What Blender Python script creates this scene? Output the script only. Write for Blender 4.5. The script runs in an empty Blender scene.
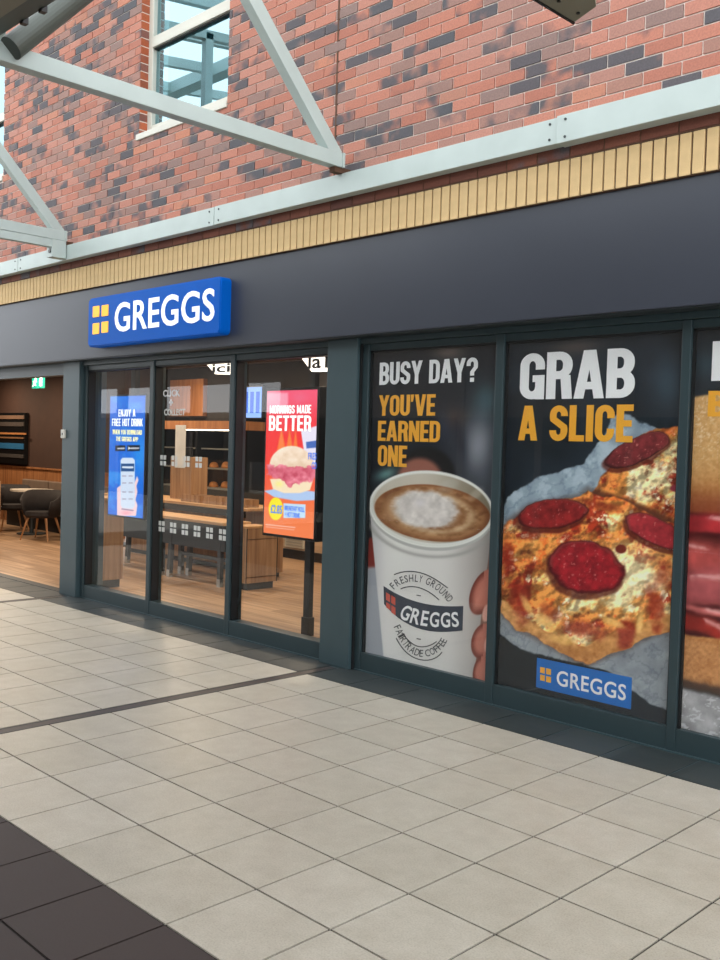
import bpy, bmesh, math, random
import numpy as np
from mathutils import Vector, Matrix

random.seed(7)
sc = bpy.context.scene
col = sc.collection

# ------------------------------------------------------------------ camera, sky, exposure
CAM = np.array([3.1324, -3.0542, 1.6538]); FPX = 962.49
YAW, PITCH, ROLL = 0.784943, -0.034164, -0.029654
def cam_axes(a, p, r):
    ca, sa = math.cos(a), math.sin(a)
    fw = np.array([-sa*math.cos(p), ca*math.cos(p), math.sin(p)]); rt = np.array([ca, sa, 0.0]); dn = np.cross(fw, rt)
    return np.array([rt*math.cos(r)+dn*math.sin(r), -rt*math.sin(r)+dn*math.cos(r), fw])
RC = cam_axes(YAW, PITCH, ROLL)
cd = bpy.data.cameras.new('camera'); cam = bpy.data.objects.new('camera', cd); col.objects.link(cam)
cd.sensor_fit = 'HORIZONTAL'; cd.sensor_width = 36.0; cd.lens = FPX/720*36.0; cd.clip_start = 0.05; cd.clip_end = 300
m3 = Matrix([[RC[0][i], -RC[1][i], -RC[2][i]] for i in range(3)])
cam.matrix_world = Matrix.Translation(Vector(CAM)) @ m3.to_4x4()
sc.camera = cam

world = bpy.data.worlds.new('overcast_sky'); sc.world = world; world.use_nodes = True
bg = world.node_tree.nodes['Background']; bg.inputs[0].default_value = (0.93, 0.965, 1.0, 1); bg.inputs[1].default_value = 1.0
sc.view_settings.view_transform = 'Standard'; sc.view_settings.look = 'None'; sc.view_settings.gamma = 1.0
sc.view_settings.use_curve_mapping = False; sc.view_settings.exposure = 1.7

# ------------------------------------------------------------------ photo pixel <-> plane
def ray(u, v): return np.array([(u-360)/FPX, (v-480)/FPX, 1.0]) @ RC
def onY(u, v, Y):
    d = ray(u, v); return CAM + d*(Y-CAM[1])/d[1]
def project(P):
    d = (np.atleast_2d(P)-CAM) @ RC.T
    z = np.where(d[:, 2] > 1e-3, d[:, 2], 1e-3)
    return 360+FPX*d[:, 0]/z, 480+FPX*d[:, 1]/z, d[:, 2]

# ------------------------------------------------------------------ materials
def lin(c):
    return tuple((x/12.92 if x <= 0.04045 else ((x+0.055)/1.055)**2.4) for x in (k/255 for k in c))
def new_mat(name):
    m = bpy.data.materials.new(name); m.use_nodes = True
    return m, m.node_tree, m.node_tree.nodes['Principled BSDF']
def mat(name, rgb, rough=0.5, metal=0.0, var=0.08, scale=6.0, bump=0.0, coat=0.0, emit=0.0, spec=0.5):
    m, nt, b = new_mat(name); N, L = nt.nodes, nt.links
    c = lin(rgb)
    tc = N.new('ShaderNodeTexCoord'); nz = N.new('ShaderNodeTexNoise'); nz.inputs['Scale'].default_value = scale; nz.inputs['Detail'].default_value = 4
    L.new(tc.outputs['Object'], nz.inputs['Vector'])
    rp = N.new('ShaderNodeValToRGB'); rp.color_ramp.elements[0].position = 0.3; rp.color_ramp.elements[1].position = 0.7
    rp.color_ramp.elements[0].color = (*[x*(1-var) for x in c], 1); rp.color_ramp.elements[1].color = (*[min(1, x*(1+var)) for x in c], 1)
    L.new(nz.outputs['Fac'], rp.inputs[0]); L.new(rp.outputs[0], b.inputs['Base Color'])
    b.inputs['Roughness'].default_value = rough; b.inputs['Metallic'].default_value = metal
    b.inputs['Specular IOR Level'].default_value = spec
    b.inputs['Coat Weight'].default_value = coat; b.inputs['Coat Roughness'].default_value = 0.06
    if bump:
        bp = N.new('ShaderNodeBump'); bp.inputs['Strength'].default_value = bump; bp.inputs['Distance'].default_value = 0.01
        n2 = N.new('ShaderNodeTexNoise'); n2.inputs['Scale'].default_value = scale*12; n2.inputs['Detail'].default_value = 3
        L.new(tc.outputs['Object'], n2.inputs['Vector']); L.new(n2.outputs['Fac'], bp.inputs['Height']); L.new(bp.outputs[0], b.inputs['Normal'])
    if emit:
        L.new(rp.outputs[0], b.inputs['Emission Color']); b.inputs['Emission Strength'].default_value = emit
    return m
def cell_fac(nt, px, py, ox, oy, axes=(0, 2), stagger=False):
    """white noise value per masonry / tile cell, from world position"""
    N, L = nt.nodes, nt.links
    g = N.new('ShaderNodeNewGeometry'); sp = N.new('ShaderNodeSeparateXYZ'); L.new(g.outputs['Position'], sp.inputs[0])
    def mth(op, a, b=None, c=None):
        n = N.new('ShaderNodeMath'); n.operation = op
        for k, x in enumerate((a, b, c)):
            if x is None: continue
            if hasattr(x, 'links'): L.new(x, n.inputs[k])
            else: n.inputs[k].default_value = x
        return n.outputs[0]
    row = mth('FLOOR', mth('DIVIDE', mth('SUBTRACT', sp.outputs[axes[1]], oy), py))
    x = mth('SUBTRACT', sp.outputs[axes[0]], ox)
    if stagger: x = mth('SUBTRACT', x, mth('MULTIPLY', mth('FLOORED_MODULO', row, 2.0), px/2))
    c = mth('FLOOR', mth('DIVIDE', x, px))
    cb = N.new('ShaderNodeCombineXYZ'); L.new(c, cb.inputs[0]); L.new(row, cb.inputs[1])
    wn = N.new('ShaderNodeTexWhiteNoise'); wn.noise_dimensions = '3D'; L.new(cb.outputs[0], wn.inputs['Vector'])
    return wn, g, mth
def ramp(nt, stops, fac, interp='LINEAR'):
    r = nt.nodes.new('ShaderNodeValToRGB'); e = r.color_ramp; e.interpolation = interp
    e.elements[0].position = stops[0][0]; e.elements[0].color = (*lin(stops[0][1]), 1)
    e.elements[1].position = stops[-1][0]; e.elements[1].color = (*lin(stops[-1][1]), 1)
    for p, c in stops[1:-1]:
        k = e.elements.new(p); k.color = (*lin(c), 1)
    nt.links.new(fac, r.inputs[0]); return r.outputs[0]

BP, BC = 0.2269, 0.0763           # brick pitch and course
BX0, BZ0 = 0.503, 3.955-BC/2      # a perpend of row 0, its bed
def brick_material(name, stops, dark):
    m, nt, b = new_mat(name); N, L = nt.nodes, nt.links
    wn, g, mth = cell_fac(nt, BP, BC, BX0, BZ0, stagger=True)
    base = ramp(nt, stops, wn.outputs['Value'])
    nz = N.new('ShaderNodeTexNoise'); nz.inputs['Scale'].default_value = 6.5; nz.inputs['Detail'].default_value = 2
    L.new(g.outputs['Position'], nz.inputs['Vector'])
    big = N.new('ShaderNodeTexNoise'); big.inputs['Scale'].default_value = 1.1; big.inputs['Detail'].default_value = 1
    L.new(g.outputs['Position'], big.inputs['Vector'])
    sp = N.new('ShaderNodeSeparateColor'); L.new(wn.outputs['Color'], sp.inputs[0])
    s = mth('ADD', mth('MULTIPLY', nz.outputs['Fac'], 0.62), mth('MULTIPLY', sp.outputs[1], 0.66))
    s = mth('ADD', s, mth('MULTIPLY', big.outputs['Fac'], 0.35))
    mr = N.new('ShaderNodeMapRange'); mr.inputs[1].default_value = 0.94; mr.inputs[2].default_value = 1.07; L.new(s, mr.inputs[0])
    mx = N.new('ShaderNodeMix'); mx.data_type = 'RGBA'; L.new(mth('MULTIPLY', mr.outputs[0], dark), mx.inputs[0]); L.new(base, mx.inputs[6])
    mx.inputs[7].default_value = (*lin((76, 80, 86)), 1)
    fn = N.new('ShaderNodeTexNoise'); fn.inputs['Scale'].default_value = 90; fn.inputs['Detail'].default_value = 3; L.new(g.outputs['Position'], fn.inputs['Vector'])
    m2 = N.new('ShaderNodeMix'); m2.data_type = 'RGBA'; m2.blend_type = 'MULTIPLY'; m2.inputs[0].default_value = 0.35
    L.new(mx.outputs[2], m2.inputs[6]); L.new(ramp(nt, [(0.3, (150, 150, 150)), (0.65, (255, 255, 255))], fn.outputs['Fac']), m2.inputs[7])
    L.new(m2.outputs[2], b.inputs['Base Color']); b.inputs['Roughness'].default_value = 0.85
    bp = N.new('ShaderNodeBump'); bp.inputs['Strength'].default_value = 0.35; bp.inputs['Distance'].default_value = 0.004
    L.new(fn.outputs['Fac'], bp.inputs['Height']); L.new(bp.outputs[0], b.inputs['Normal'])
    return m
def tile_material(name, stops, rough, ox, oy):
    m, nt, b = new_mat(name); N, L = nt.nodes, nt.links
    wn, g, mth = cell_fac(nt, 0.4, 0.4, ox, oy, axes=(0, 1))
    base = ramp(nt, stops, wn.outputs['Value'])
    n1 = N.new('ShaderNodeTexNoise'); n1.inputs['Scale'].default_value = 7; n1.inputs['Detail'].default_value = 6; n1.inputs['Roughness'].default_value = 0.7
    L.new(g.outputs['Position'], n1.inputs['Vector'])
    n2 = N.new('ShaderNodeTexNoise'); n2.inputs['Scale'].default_value = 140; n2.inputs['Detail'].default_value = 2; L.new(g.outputs['Position'], n2.inputs['Vector'])
    a = N.new('ShaderNodeMix'); a.data_type = 'RGBA'; a.blend_type = 'MULTIPLY'; a.inputs[0].default_value = 0.5; L.new(base, a.inputs[6])
    L.new(ramp(nt, [(0.3, (205, 200, 192)), (0.7, (255, 255, 255))], n1.outputs['Fac']), a.inputs[7])
    c = N.new('ShaderNodeMix'); c.data_type = 'RGBA'; c.blend_type = 'MULTIPLY'; c.inputs[0].default_value = 0.4; L.new(a.outputs[2], c.inputs[6])
    L.new(ramp(nt, [(0.25, (185, 180, 175)), (0.6, (255, 255, 255))], n2.outputs['Fac']), c.inputs[7])
    L.new(c.outputs[2], b.inputs['Base Color'])
    r = N.new('ShaderNodeMapRange'); r.inputs[3].default_value = rough-0.06; r.inputs[4].default_value = rough+0.10; L.new(n1.outputs['Fac'], r.inputs[0]); L.new(r.outputs[0], b.inputs['Roughness'])
    return m
def wood_material(name, c1, c2, axis='X', scale=3.0, rough=0.45, planks=None):
    m, nt, b = new_mat(name); N, L = nt.nodes, nt.links
    g = N.new('ShaderNodeNewGeometry'); mp = N.new('ShaderNodeMapping'); L.new(g.outputs['Position'], mp.inputs[0])
    st = {'X': (0.35, 6, 6), 'Z': (6, 6, 0.35), 'Y': (6, 0.35, 6)}[axis]; mp.inputs['Scale'].default_value = st
    nz = N.new('ShaderNodeTexNoise'); nz.inputs['Scale'].default_value = scale; nz.inputs['Detail'].default_value = 6; nz.inputs['Distortion'].default_value = 0.6
    L.new(mp.outputs[0], nz.inputs['Vector'])
    out = ramp(nt, [(0.3, c1), (0.68, c2)], nz.outputs['Fac'])
    if planks:
        wn, g2, mth = cell_fac(nt, planks[0], planks[1], 0, 0, axes=(0, 1), stagger=True)
        mx = N.new('ShaderNodeMix'); mx.data_type = 'RGBA'; mx.blend_type = 'MULTIPLY'; mx.inputs[0].default_value = 0.8; L.new(out, mx.inputs[6])
        L.new(ramp(nt, [(0.0, (190, 180, 170)), (1.0, (255, 255, 255))], wn.outputs['Value']), mx.inputs[7]); out = mx.outputs[2]
    L.new(out, b.inputs['Base Color']); b.inputs['Roughness'].default_value = rough
    return m
def glass_material(name, tint=(1, 1, 1), ior=1.5, tint2=(1, 1, 1)):
    m, nt, b = new_mat(name); N, L = nt.nodes, nt.links; N.remove(b); out = N['Material Output']
    tr = N.new('ShaderNodeBsdfTransparent'); tr.inputs[0].default_value = (*tint, 1)
    gl = N.new('ShaderNodeBsdfGlossy'); gl.inputs['Roughness'].default_value = 0.0; gl.inputs[0].default_value = (*tint2, 1)
    fr = N.new('ShaderNodeFresnel'); fr.inputs[0].default_value = ior
    ge = N.new('ShaderNodeNewGeometry'); inv = N.new('ShaderNodeMath'); inv.operation = 'SUBTRACT'; inv.inputs[0].default_value = 1.0; L.new(ge.outputs['Backfacing'], inv.inputs[1])
    # the reflection of both faces is carried by the outer one; the inner face only lets light through
    fm = N.new('ShaderNodeMath'); fm.operation = 'MULTIPLY'; fm.use_clamp = True; L.new(fr.outputs[0], fm.inputs[0]); L.new(inv.outputs[0], fm.inputs[1])
    mx = N.new('ShaderNodeMixShader'); L.new(fm.outputs[0], mx.inputs[0]); L.new(tr.outputs[0], mx.inputs[1]); L.new(gl.outputs[0], mx.inputs[2]); L.new(mx.outputs[0], out.inputs[0])
    return m
def print_material(name, rough=0.4, emit=0.0, coat=0.0):
    m, nt, b = new_mat(name); N, L = nt.nodes, nt.links; b.inputs['Specular IOR Level'].default_value = 0.2
    a = N.new('ShaderNodeVertexColor'); a.layer_name = 'print'
    L.new(a.outputs[0], b.inputs['Base Color']); b.inputs['Roughness'].default_value = rough; b.inputs['Coat Weight'].default_value = coat
    if emit:
        b.inputs['Base Color'].default_value = (0.02, 0.02, 0.02, 1)
        for l in list(b.inputs['Base Color'].links): L.remove(l)
        L.new(a.outputs[0], b.inputs['Emission Color']); b.inputs['Emission Strength'].default_value = emit
    return m

M = {}
M['brick'] = brick_material('red_blended_brick', [(0.0, (170, 108, 90)), (0.3, (186, 122, 102)), (0.5, (182, 128, 112)), (0.7, (158, 118, 106)), (0.85, (138, 113, 106)), (1.0, (192, 126, 100))], 0.93)
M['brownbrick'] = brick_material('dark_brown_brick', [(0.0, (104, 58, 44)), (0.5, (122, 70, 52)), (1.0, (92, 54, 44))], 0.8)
M['mortar'] = mat('pale_mortar', (232, 220, 210), 0.95, var=0.08, scale=20)
M['brown_mortar'] = mat('brown_mortar', (84, 58, 42), 0.95, var=0.1, scale=20)
M['reveal_brick'] = brick_material('orange_reveal_brick', [(0.0, (165, 82, 48)), (0.5, (190, 100, 62)), (1.0, (150, 80, 55))], 0.55)
M['buff'] = mat('buff_brick', (206, 176, 128), 0.9, var=0.14, scale=7, bump=0.2)
M['steel'] = mat('pale_green_white_steel_paint', (176, 188, 184), 0.45, var=0.05, scale=4)
M['gutter'] = mat('beige_gutter_metal', (122, 118, 102), 0.5, var=0.06)
M['pipe'] = mat('grey_green_tube_paint', (70, 76, 70), 0.45, var=0.06)
M['fascia'] = mat('slate_grey_fascia', (53, 57, 67), 0.36, var=0.05, scale=1.2)
M['frame'] = mat('dark_teal_grey_frame_paint', (44, 60, 64), 0.38, var=0.04)
M['pillar'] = mat('teal_grey_pillar_cladding', (56, 74, 79), 0.4, var=0.04)
M['gasket_shade'] = mat('black_gasket_shade', (16, 18, 20), 0.6)  # black for seals, and for the shaded sides of the mullions
M['winframe'] = mat('cream_window_frame', (198, 196, 184), 0.4, var=0.03)
M['glass'] = glass_material('clear_shop_glass', (0.99, 0.995, 0.99))
M['winglass'] = glass_material('sky_reflecting_window_glass', (0.35, 0.55, 0.62), ior=5.0, tint2=(0.60, 0.86, 0.95))
M['tile'] = tile_material('beige_floor_tile', [(0.0, (184, 178, 164)), (0.5, (188, 182, 168)), (1.0, (192, 186, 173))], 0.40, 0.0, 0.0)
M['darktile'] = tile_material('dark_brown_floor_tile', [(0.0, (54, 43, 41)), (1.0, (60, 48, 46))], 0.62, 0.0, 0.0)
M['striptile'] = tile_material('slate_grey_threshold_tile', [(0.0, (46, 54, 55)), (1.0, (56, 64, 65))], 0.5, 0.05, 0.0)
M['grout'] = mat('dark_grout', (38, 33, 31), 0.9)
M['channel'] = mat('dark_bronze_channel', (58, 52, 50), 0.5, var=0.1)
M['blue'] = mat('blue_sign_face', (0, 80, 168), 0.45, var=0.02, emit=0.09, spec=0.1)
M['yellow'] = mat('amber_square', (246, 172, 20), 0.35, var=0.02, emit=0.2)
M['white'] = mat('white_letter', (238, 242, 248), 0.4, var=0.01, emit=0.18)
M['pwhite'] = mat('white_vinyl_letter', (236, 236, 238), 0.4, var=0.02)
M['pyellow'] = mat('golden_vinyl_letter', (236, 168, 48), 0.4, var=0.03)
M['pnavy'] = mat('navy_vinyl', (38, 48, 66), 0.45, var=0.03)
M['pblue'] = mat('blue_vinyl', (0, 104, 186), 0.4, var=0.02)
M['pred'] = mat('red_vinyl', (196, 78, 60), 0.45, var=0.02)
M['ink'] = mat('dark_grey_ink', (62, 64, 68), 0.5, var=0.02)
M['poster'] = print_material('printed_poster', 0.5)
M['screen'] = print_material('lit_screen', 0.3, emit=0.31)
M['swhite'] = mat('lit_white_letter', (255, 255, 255), 0.5, var=0.0, emit=0.3)
M['syellow'] = mat('lit_pale_yellow_letter', (250, 240, 170), 0.5, var=0.0, emit=0.28)
M['sblue'] = mat('lit_blue_letter', (40, 90, 190), 0.5, var=0.0, emit=0.35)
M['black'] = mat('black_plastic', (14, 14, 15), 0.35)
M['darkmetal'] = mat('charcoal_metal', (46, 52, 54), 0.45)
M['chrome'] = mat('pale_metal', (180, 180, 175), 0.35, metal=0.6)
M['woodfloor'] = wood_material('warm_plank_floor', (150, 118, 90), (200, 165, 130), 'X', 3.0, 0.4, planks=(1.2, 0.18))
M['oak'] = wood_material('oak_counter_top', (178, 132, 86), (214, 172, 120), 'X', 3.0, 0.4)
M['oakv'] = wood_material('oak_panel', (140, 106, 76), (182, 146, 108), 'Z', 3.0, 0.5)
M['dado'] = wood_material('warm_wood_panelling', (138, 88, 52), (178, 122, 78), 'Z', 3.0, 0.5)
M['brownwall'] = mat('dark_brown_wall', (62, 40, 30), 0.8, var=0.08)
M['darkwall'] = mat('charcoal_wall', (44, 42, 42), 0.8, var=0.1)
M['palewall'] = wood_material('pale_timber_wall', (168, 140, 112), (196, 170, 142), 'X', 3.0, 0.6)
M['ceil'] = mat('dark_ceiling', (96, 76, 58), 0.85)
M['slat'] = wood_material('dark_timber_slat', (84, 62, 46), (122, 96, 72), 'X', 3.0, 0.6)
M['lamp'] = mat('lit_lamp_lens', (255, 236, 205), 0.5, var=0.0, emit=2.5)
M['upholstery'] = mat('charcoal_upholstery', (36, 31, 31), 0.85, var=0.15, scale=14)
M['legwood'] = wood_material('beech_leg', (150, 104, 66), (188, 140, 96), 'Z', 3.0, 0.5)
M['whitetop'] = mat('pale_table_top', (215, 205, 190), 0.4)
M['taupe'] = mat('taupe_upholstery', (120, 102, 88), 0.85, var=0.1)
M['paper'] = mat('reflection_white', (225, 228, 228), 0.7)
M['pastry'] = mat('golden_pastry', (186, 118, 58), 0.7, var=0.3, scale=20)
M['green'] = mat('lit_green_sign', (30, 150, 125), 0.4, var=0.0, emit=0.35)
M['decal'] = mat('frosted_decal', (214, 216, 212), 0.6, var=0.02)
M['oppwall'] = mat('opposite_grey_cladding', (120, 112, 106), 0.8)
M['oppdark'] = mat('opposite_dark_shopfront', (28, 32, 36), 0.5, var=0.2)

# ------------------------------------------------------------------ mesh helpers
WL = {}
class MB:
    def __init__(s): s.v = []; s.f = []
    def add(s, v, f):
        o = len(s.v); s.v += [tuple(map(float, p)) for p in v]; s.f += [tuple(i+o for i in q) for q in f]; return s
    def box(s, x0, x1, y0, y1, z0, z1):
        return s.add([(x0, y0, z0), (x1, y0, z0), (x1, y1, z0), (x0, y1, z0), (x0, y0, z1), (x1, y0, z1), (x1, y1, z1), (x0, y1, z1)],
                     [(0, 3, 2, 1), (4, 5, 6, 7), (0, 1, 5, 4), (1, 2, 6, 5), (2, 3, 7, 6), (3, 0, 4, 7)])
    def prism(s, pts, y0, y1):          # outline in x,z extruded along y
        n = len(pts)
        a = sum(pts[i][0]*pts[(i+1) % n][1]-pts[(i+1) % n][0]*pts[i][1] for i in range(n))
        if a < 0: pts = pts[::-1]
        v = [(x, y0, z) for x, z in pts]+[(x, y1, z) for x, z in pts]
        return s.add(v, [tuple(range(n)), tuple(range(2*n-1, n-1, -1))]+[(i+n, (i+1) % n+n, (i+1) % n, i) for i in range(n)])
    def bar(s, a, b, w, h, up=(0, 0, 1)):  # rectangular bar between two points
        a, b, up = Vector(a), Vector(b), Vector(up); d = (b-a).normalized(); x = d.cross(up).normalized(); y = x.cross(d)
        v = [p+x*(sx*w/2)+y*(sy*h/2) for p in (a, b) for sx, sy in ((-1, -1), (1, -1), (1, 1), (-1, 1))]
        return s.add(v, [(0, 1, 2, 3), (7, 6, 5, 4), (0, 4, 5, 1), (1, 5, 6, 2), (2, 6, 7, 3), (3, 7, 4, 0)])
    def tube(s, a, b, r0, r1=None, n=16):
        r1 = r0 if r1 is None else r1
        a, b = Vector(a), Vector(b); d = (b-a).normalized(); x = d.orthogonal().normalized(); y = d.cross(x)
        v = [p+(x*math.cos(t)+y*math.sin(t))*r for p, r in ((a, r0), (b, r1)) for t in (2*math.pi*k/n for k in range(n))]
        return s.add(v, [tuple(range(n-1, -1, -1)), tuple(range(n, 2*n))]+[(i, (i+1) % n, (i+1) % n+n, i+n) for i in range(n)])
def link(name, me, parent=None, loc=(0, 0, 0)):
    o = bpy.data.objects.new(name, me); col.objects.link(o)
    o['_w'] = 0; del o['_w']
    WL[o.name] = Vector(loc)
    o.location = Vector(loc)
    if parent is not None:
        o.parent = parent; o.location = Vector(loc)-WL[parent.name]
    return o
def build(name, mb, material, parent=None, bevel=0.0, smooth=False, seg=2):
    v = np.array(mb.v); base = np.array([(v[:, 0].min()+v[:, 0].max())/2, (v[:, 1].min()+v[:, 1].max())/2, v[:, 2].min()])
    me = bpy.data.meshes.new(name); me.from_pydata((v-base).tolist(), [], mb.f); me.materials.append(material)
    if bevel:
        bm = bmesh.new(); bm.from_mesh(me)
        bmesh.ops.bevel(bm, geom=list(bm.edges), offset=bevel, segments=seg, affect='EDGES', profile=0.5); bm.to_mesh(me); bm.free()
    if smooth: me.polygons.foreach_set('use_smooth', [True]*len(me.polygons))
    me.update()
    return link(name, me, parent, base)
def tag(o, label=None, cat=None, group=None, kind=None):
    if label: o['label'] = label
    if cat: o['category'] = cat
    if group: o['group'] = group
    if kind: o['kind'] = kind
    return o
def empty(name, loc, label=None, cat=None, group=None, kind=None):
    return tag(link(name, None, None, loc), label, cat, group, kind)
def bx(name, material, x0, x1, y0, y1, z0, z1, parent=None, bevel=0.0):
    return build(name, MB().box(x0, x1, y0, y1, z0, z1), material, parent, bevel)
def copy_tree(o, parent=None):
    c = o.copy(); col.objects.link(c)
    if parent is not None: c.parent = parent
    for ch in [x for x in bpy.data.objects if x.parent == o]: copy_tree(ch, c)
    return c
def pieces(parent, name, stuff_name, boxes, material, limit=300):
    """boxes = (x0,x1,y0,y1,z0,z1); the ones that show largest become parts, the rest one part of stuff"""
    B = np.array(boxes); c = np.c_[(B[:, 0]+B[:, 1])/2, B[:, 2], (B[:, 4]+B[:, 5])/2]
    if name.endswith('tile'): c[:, 1] = (B[:, 2]+B[:, 3])/2; c[:, 2] = B[:, 5]
    u, v, d = project(c)
    on = (u > -15) & (u < 735) & (v > -15) & (v < 975) & (d > 0.3)
    score = np.where(on, 1/np.maximum(d, 0.1), 0)*np.sqrt(np.maximum((B[:, 1]-B[:, 0]), .01))
    order = np.argsort(-score); chosen = [k for k in order[:limit] if score[k] > 0]
    shared = {}
    rest = [k for k in range(len(B)) if k not in set(chosen)]
    for k in chosen:
        b = B[k]; dim = tuple(np.round([b[1]-b[0], b[3]-b[2], b[5]-b[4]], 4))
        if dim not in shared:
            me = bpy.data.meshes.new(name); t = MB().box(-dim[0]/2, dim[0]/2, -dim[1]/2, dim[1]/2, 0, dim[2]); me.from_pydata(t.v, [], t.f); me.materials.append(material); shared[dim] = me
        link(name, shared[dim], parent, ((b[0]+b[1])/2, (b[2]+b[3])/2, b[4]))
    if rest:
        mb = MB()
        for k in rest: mb.box(*B[k])
        o = build(stuff_name, mb, material, parent); o['kind'] = 'stuff'
_tc = {}
def text_verts(s, bold=0.0, spacing=1.0):
    key = (s, bold, spacing)
    if key in _tc: return _tc[key]
    cu = bpy.data.curves.new('t', 'FONT'); cu.body = s; cu.offset = bold; cu.resolution_u = 4; cu.space_character = spacing
    o = bpy.data.objects.new('t', cu); col.objects.link(o)
    dg = bpy.context.evaluated_depsgraph_get(); me = bpy.data.meshes.new_from_object(o.evaluated_get(dg))
    v = np.array([tuple(x.co)[:2] for x in me.vertices]); f = [tuple(p.vertices) for p in me.polygons]
    bpy.data.objects.remove(o); bpy.data.curves.remove(cu); bpy.data.meshes.remove(me)
    v = (v-v.min(0))/(v.max(0)-v.min(0)); _tc[key] = (v, f); return v, f
def lettering(name, parent, s, Y, x0, x1, z0, z1, material, bold=0.0, thick=0.0015, spacing=1.0):
    v, f = text_verts(s, bold, spacing)
    n = len(v); X = x0+v[:, 0]*(x1-x0); Z = z0+v[:, 1]*(z1-z0)
    mb = MB(); mb.add([(x, Y, z) for x, z in zip(X, Z)]+[(x, Y+thick, z) for x, z in zip(X, Z)], f)
    # side walls on open edges give the vinyl its thickness
    cnt = {}
    for q in f:
        for a, b in zip(q, q[1:]+q[:1]): cnt[(a, b)] = 1
    mb.f += [(b, a, a+n, b+n) for (a, b) in cnt if (b, a) not in cnt]
    return build(name, mb, material, parent)
def lettering_px(name, parent, s, Y, ul, vtop, vbot, ur, material, bold=0.0, thick=0.0015, spacing=1.0):
    a = onY(ul, vbot, Y); b = onY(ul, vtop, Y); c = onY(ur, (vtop+vbot)/2, Y)
    return lettering(name, parent, s, Y, a[0], c[0], a[2], b[2], material, bold, thick, spacing)

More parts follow.
